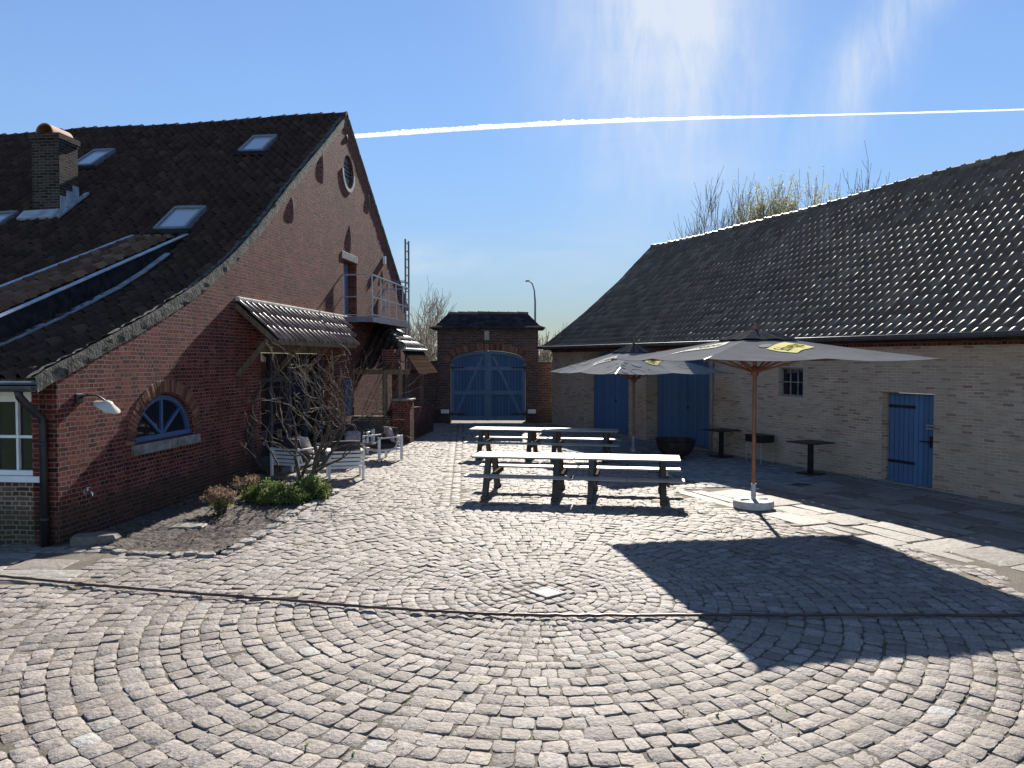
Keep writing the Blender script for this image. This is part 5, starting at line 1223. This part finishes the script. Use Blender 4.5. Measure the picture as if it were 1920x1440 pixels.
# trees beyond
def tree(x, y, h, seed, label, buds=False, spread=.7, n=(6, 6, 5, 3), lev=4, group='trees beyond the buildings', stems=1, rmin=.012, name='bare_tree', ang=None, lf=(.55, .8), l0=.38):
    t = empty(name, (x, y, 0), 0, label, 'tree', group); rg = random.Random(seed); out = []
    sp = dict(seg=h * .05, wob=.10, up=.05, rmin=rmin, lev=lev, n=list(n), ang=ang or (.3, .85 * spread), lf=lf, **{'from': .35})
    for k in range(stems): grow(rg, Vector((x + rg.uniform(-.4, .4) * (stems > 1), y, -.1)), Vector((rg.gauss(0, min(.3, .12 * stems)), rg.gauss(0, .12), 1)).normalized(), h * l0 * rg.uniform(.75, 1.1), h * .017, 0, None, out, sp)
    tz = sorted(b[0][-1].z for b in out); top = tz[int(len(tz) * .965)]; f = h / top
    for b in out:
        for p in b[0]: p.z *= f
    tubes(out, (0, 1)).build('trunk', M['bark'], t, smooth=True, uv=False, recalc=False)
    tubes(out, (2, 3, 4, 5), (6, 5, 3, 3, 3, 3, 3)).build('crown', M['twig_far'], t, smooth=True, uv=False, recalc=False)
    if buds: leaves([b[0][-1] for b in out if b[2] >= 2] + [b[0][len(b[0]) // 2] for b in out if b[2] >= 3], .075, 4, .14, M['bud'], 'spring_leaves', t, rg)
KW = dict(stems=8, rmin=.011, ang=(.25, .62), lf=(.5, .7), n=(6, 6, 5, 3), l0=.30)
tree(11.6, 44, 9.9, 41, 'bare tree behind the far left end of the barn ridge', **KW)
tree(13.1, 45, 10.6, 42, 'bare tree rising behind the barn ridge next to the budding trees', **KW)
tree(14.9, 45, 10.8, 43, 'taller yellow-green budding tree behind the barn ridge', True, **KW)
tree(17.2, 45, 11.0, 44, 'wider yellow-green budding tree behind the barn ridge, right of its twin', True, **KW)
tree(19.7, 45, 11.3, 45, 'bare tree farthest right behind the barn ridge', **KW)
tree(-5.0, 48, 6.6, 46, 'slender bare tree behind the garden wall left of the gatehouse', spread=.8)
tree(-4.9, 41, 4.3, 47, 'bushy bare tree close behind the left garden wall', stems=4, spread=1.1)
tree(-3.6, 44, 4.0, 48, 'dense thicket tree between the left garden wall and gatehouse', stems=4, spread=1.1)
tree(2.1, 42, 3.7, 49, 'small bare tree peeping between gatehouse roof and barn', stems=2)
# street lamp outside
t = empty('street_lamp', (1.62, 54, 0), 0, 'tall grey curved street lamp standing beyond the gatehouse roof', 'street lamp')
MB().tube([(1.62, 54, 0), (1.62, 54, 5), (1.62, 54, 6.6), (1.56, 54, 7.4), (1.42, 54, 7.85), (1.2, 54, 8.05)], [.09, .075, .065, .05, .045, .04], 10).build('pole', M['steel_dark'], t, smooth=True, uv=False)
mb = MB(); mb.hexa([(.92, 53.9, 7.98), (1.24, 53.9, 8.0), (1.24, 54.1, 8.0), (.92, 54.1, 7.98), (.98, 53.93, 8.12), (1.24, 53.93, 8.14), (1.24, 54.07, 8.14), (.98, 54.07, 8.12)]); mb.build('lamp_head', M['steel'], t, bevel=.02)

# vapour trail: a long lumpy ribbon of vapour far up in the sky
f_ = 1442.; pitch = math.atan(47 / f_)
def skydir(u, v):
    a, b = (u - 960) / f_, (720 - v) / f_; return Vector((a, b * math.sin(pitch) + math.cos(pitch), b * math.cos(pitch) - math.sin(pitch)))
ct = [(430, 272, 12), (675, 256, 14), (850, 243, 16), (1000, 234, 16), (1150, 227.5, 14), (1300, 222, 11), (1450, 218.5, 8), (1600, 214.5, 7), (1760, 210.5, 7), (1920, 205.5, 7), (2300, 193, 7), (2700, 180, 7)]
us = np.linspace(430, 2700, 900); vs = np.interp(us, [c[0] for c in ct], [c[1] for c in ct]); ws = np.interp(us, [c[0] for c in ct], [c[2] for c in ct])
for _ in range(60): vs[1:-1] = .5 * vs[1:-1] + .25 * (vs[:-2] + vs[2:])
V = []; F = []; n = 14; DIST = 2600.; rg = random.Random(3)
lump = np.array([rg.random() for _ in us]); lump = (.6 * lump + .2 * (np.roll(lump, 1) + np.roll(lump, -1))) * (.55 + .45 * np.sin(us * .031) * np.sin(us * .0127 + 1)) + .12
for i, u in enumerate(us):
    c = Vector((0, 0, 2.6)) + skydir(u, vs[i]) * DIST; w_ = ws[i] * .50 / 2 / f_ * DIST
    for k in range(n):
        a = 2 * math.pi * k / n; up = math.sin(a); rr = w_ * (.75 + (lump[i] * 1.7 * max(0, up) + .3 * rg.random()) * min(1, ws[i] / 13)); V.append(c + Vector((0, math.cos(a) * rr, up * rr)))
for i in range(len(us) - 1):
    for k in range(n): F.append((i * n + k, i * n + (k + 1) % n, (i + 1) * n + (k + 1) % n, (i + 1) * n + k))
m, nt, b = new_mat('vapour')
tr = nd(nt, 'ShaderNodeBsdfTranslucent'); tr.inputs[0].default_value = (1, 1, 1, 1); df = nd(nt, 'ShaderNodeBsdfDiffuse'); df.inputs[0].default_value = (.9, .9, .9, 1); tp = nd(nt, 'ShaderNodeBsdfTransparent')
lw = nd(nt, 'ShaderNodeLayerWeight', i_Blend=.35); mx = nd(nt, 'ShaderNodeMixShader', i_0=.25); nt.links.new(tr.outputs[0], mx.inputs[1]); nt.links.new(df.outputs[0], mx.inputs[2])
mx2 = nd(nt, 'ShaderNodeMixShader'); 
lr = ramp(nt, lw.outputs['Facing'], [(0, (.30, .30, .30)), (.9, (.92, .92, .92))]); vn = noise(nt, objco(nt), .035, 5, .65); vm = ramp(nt, vn, [(.25, (.12, .12, .12)), (.7, (.92, .92, .92))]); mxn = mix(nt, .8, lr, vm, 'SCREEN'); nt.links.new(mxn, mx2.inputs[0]); nt.links.new(mx.outputs[0], mx2.inputs[1]); nt.links.new(tp.outputs[0], mx2.inputs[2])
nt.links.new(mx2.outputs[0], [q for q in nt.nodes if q.type == 'OUTPUT_MATERIAL'][0].inputs[0])
trail = MB().add(V, F).build('vapour_trail', m, None, smooth=True, uv=False); tag(trail, 'long white vapour trail crossing the blue sky', 'vapour trail')
trail.visible_shadow = True

# ------------------------------------------------------------------ sky, sun, camera
SUN_AZ, SUN_EL = R(8.3), R(29.4)
sd = Vector((math.sin(SUN_AZ) * math.cos(SUN_EL), math.cos(SUN_AZ) * math.cos(SUN_EL), math.sin(SUN_EL)))
wd = bpy.data.worlds.new('World'); sc.world = wd; wd.use_nodes = True; nt = wd.node_tree; nt.nodes.clear()
out_ = nt.nodes.new('ShaderNodeOutputWorld'); bg = nt.nodes.new('ShaderNodeBackground'); nt.links.new(bg.outputs[0], out_.inputs[0])
sky = nt.nodes.new('ShaderNodeTexSky'); sky.sky_type = 'NISHITA'; sky.sun_disc = False; sky.sun_elevation = SUN_EL; sky.sun_rotation = SUN_AZ; sky.air_density = 1.; sky.dust_density = 0.; sky.ozone_density = 4.3; sky.altitude = 50
g = nt.nodes.new('ShaderNodeTexCoord').outputs['Generated']
sx_ = nt.nodes.new('ShaderNodeSeparateXYZ'); nt.links.new(g, sx_.inputs[0])
def mth(op, a, b=None, c=None, clamp=False):
    n = nt.nodes.new('ShaderNodeMath'); n.operation = op; n.use_clamp = clamp
    for i, v in enumerate((a, b, c)):
        if v is None: continue
        if isinstance(v, (int, float)): n.inputs[i].default_value = v
        else: nt.links.new(v, n.inputs[i])
    return n.outputs[0]
yy = mth('MAXIMUM', sx_.outputs[1], .05)
px = mth('DIVIDE', sx_.outputs[0], yy); pz = mth('DIVIDE', sx_.outputs[2], yy)
def smooth(v, lo, hi):
    n = nt.nodes.new('ShaderNodeMapRange'); n.interpolation_type = 'SMOOTHSTEP'; nt.links.new(v, n.inputs[0]); n.inputs[1].default_value = lo; n.inputs[2].default_value = hi; return n.outputs[0]
def gauss(v, c, w): d = mth('DIVIDE', mth('SUBTRACT', v, c), w); return mth('EXPONENT', mth('MULTIPLY', mth('MULTIPLY', d, d), -1.))
cmb = nt.nodes.new('ShaderNodeCombineXYZ'); nt.links.new(px, cmb.inputs[0]); nt.links.new(pz, cmb.inputs[1])
def cnoise(scale, sx, sy, rot=0, det=7, rough=.6, dist=.6):
    mp = nt.nodes.new('ShaderNodeMapping'); nt.links.new(cmb.outputs[0], mp.inputs[0]); mp.inputs['Scale'].default_value = (sx, sy, 1); mp.inputs['Rotation'].default_value = (0, 0, rot)
    n = nt.nodes.new('ShaderNodeTexNoise'); nt.links.new(mp.outputs[0], n.inputs['Vector']); n.inputs['Scale'].default_value = scale; n.inputs['Detail'].default_value = det; n.inputs['Roughness'].default_value = rough; n.inputs['Distortion'].default_value = dist; return n.outputs[0]
n1 = cnoise(1., 11, 2.6, R(6)); n2 = cnoise(1., 14, 3.2, R(-30)); n3 = cnoise(1., 5, 16, R(8))
wx = mth('ADD', px, mth('MULTIPLY', mth('SUBTRACT', cnoise(1., 4, 4), .5), .16))
n4 = cnoise(1., 34, 7, R(-12), 8, .65, 1.2); n5 = cnoise(1., 7, 22, R(4), 6, .6, .8)
veil = mth('MULTIPLY', mth('MULTIPLY', gauss(wx, .19, .115), smooth(pz, .05, .46)), mth('MULTIPLY_ADD', n1, 1.5, mth('MULTIPLY_ADD', n4, 1.1, mth('MULTIPLY_ADD', n5, .5, -.75))))
glow = mth('MULTIPLY', mth('MULTIPLY', gauss(px, .19, .17), smooth(pz, .25, .58)), .33)
ax = mth('SUBTRACT', wx, mth('MULTIPLY_ADD', pz, .62, .225))
streak = mth('MULTIPLY', mth('MULTIPLY', gauss(ax, 0., .05), smooth(pz, .18, .40)), mth('MULTIPLY_ADD', n2, 1.4, mth('MULTIPLY_ADD', n4, 1.2, -.75)))
low = mth('MULTIPLY', mth('ADD', mth('MULTIPLY', gauss(px, -.11, .06), gauss(pz, .125, .025)), mth('MULTIPLY', mth('MULTIPLY', gauss(px, .10, .14), gauss(pz, .12, .05)), .55)), mth('MULTIPLY_ADD', n3, 2.2, -.55))
low2 = mth('MULTIPLY', mth('MULTIPLY', gauss(px, .25, .07), gauss(pz, .24, .025)), mth('MULTIPLY_ADD', n3, 1.6, -.35))
fac = mth('MAXIMUM', mth('ADD', mth('MULTIPLY_ADD', veil, .85, glow), mth('ADD', mth('MULTIPLY', streak, .75), mth('ADD', mth('MULTIPLY', low, .6), mth('MULTIPLY', low2, .35)))), 0.)
fac = mth('MULTIPLY', fac, smooth(sx_.outputs[1], .1, .3))
fac = mth('MINIMUM', fac, .85)
hs = nt.nodes.new('ShaderNodeVectorMath'); hs.operation = 'SCALE'; nt.links.new(sky.outputs[0], hs.inputs[0])
sg = nt.nodes.new('ShaderNodeSeparateColor'); nt.links.new(sky.outputs[0], sg.inputs[0]); gq = mth('DIVIDE', sg.outputs[1], 7.5)
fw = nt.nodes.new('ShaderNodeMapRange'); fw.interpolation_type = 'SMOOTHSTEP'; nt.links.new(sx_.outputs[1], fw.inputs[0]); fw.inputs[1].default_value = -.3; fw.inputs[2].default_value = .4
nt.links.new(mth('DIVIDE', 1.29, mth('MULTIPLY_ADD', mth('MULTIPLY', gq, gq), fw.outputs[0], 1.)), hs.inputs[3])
mxc = nt.nodes.new('ShaderNodeMix'); mxc.data_type = 'RGBA'; nt.links.new(fac, mxc.inputs[0]); tn = nt.nodes.new('ShaderNodeVectorMath'); tn.operation = 'MULTIPLY'; nt.links.new(hs.outputs[0], tn.inputs[0]); tn.inputs[1].default_value = (1.01, .98, 1.)
nt.links.new(tn.outputs[0], mxc.inputs[6]); mxc.inputs[7].default_value = (6.2, 6.7, 7.3, 1)
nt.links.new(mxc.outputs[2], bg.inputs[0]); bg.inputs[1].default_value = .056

sl = bpy.data.lights.new('sun', 'SUN'); sl.energy = 5.; sl.angle = R(.53); sl.color = (1., .94, .84)
so_ = bpy.data.objects.new('sun', sl); col.objects.link(so_); so_.rotation_euler = (-sd).to_track_quat('-Z', 'Y').to_euler(); so_.location = (0, 0, 30)

cam = bpy.data.cameras.new('camera'); cam.sensor_width = 36; cam.lens = 1442 / 1920 * 36; cam.clip_end = 12000; cam.clip_start = .05
co = bpy.data.objects.new('camera', cam); col.objects.link(co); co.location = (0, 0, 2.6); co.rotation_euler = (math.pi / 2 - pitch, 0, 0); sc.camera = co
sc.view_settings.view_transform = 'Standard'; sc.view_settings.look = 'None'; sc.view_settings.gamma = 1.; sc.view_settings.exposure = 1.2
sc.render.engine = 'CYCLES'; sc.cycles.max_bounces = 6
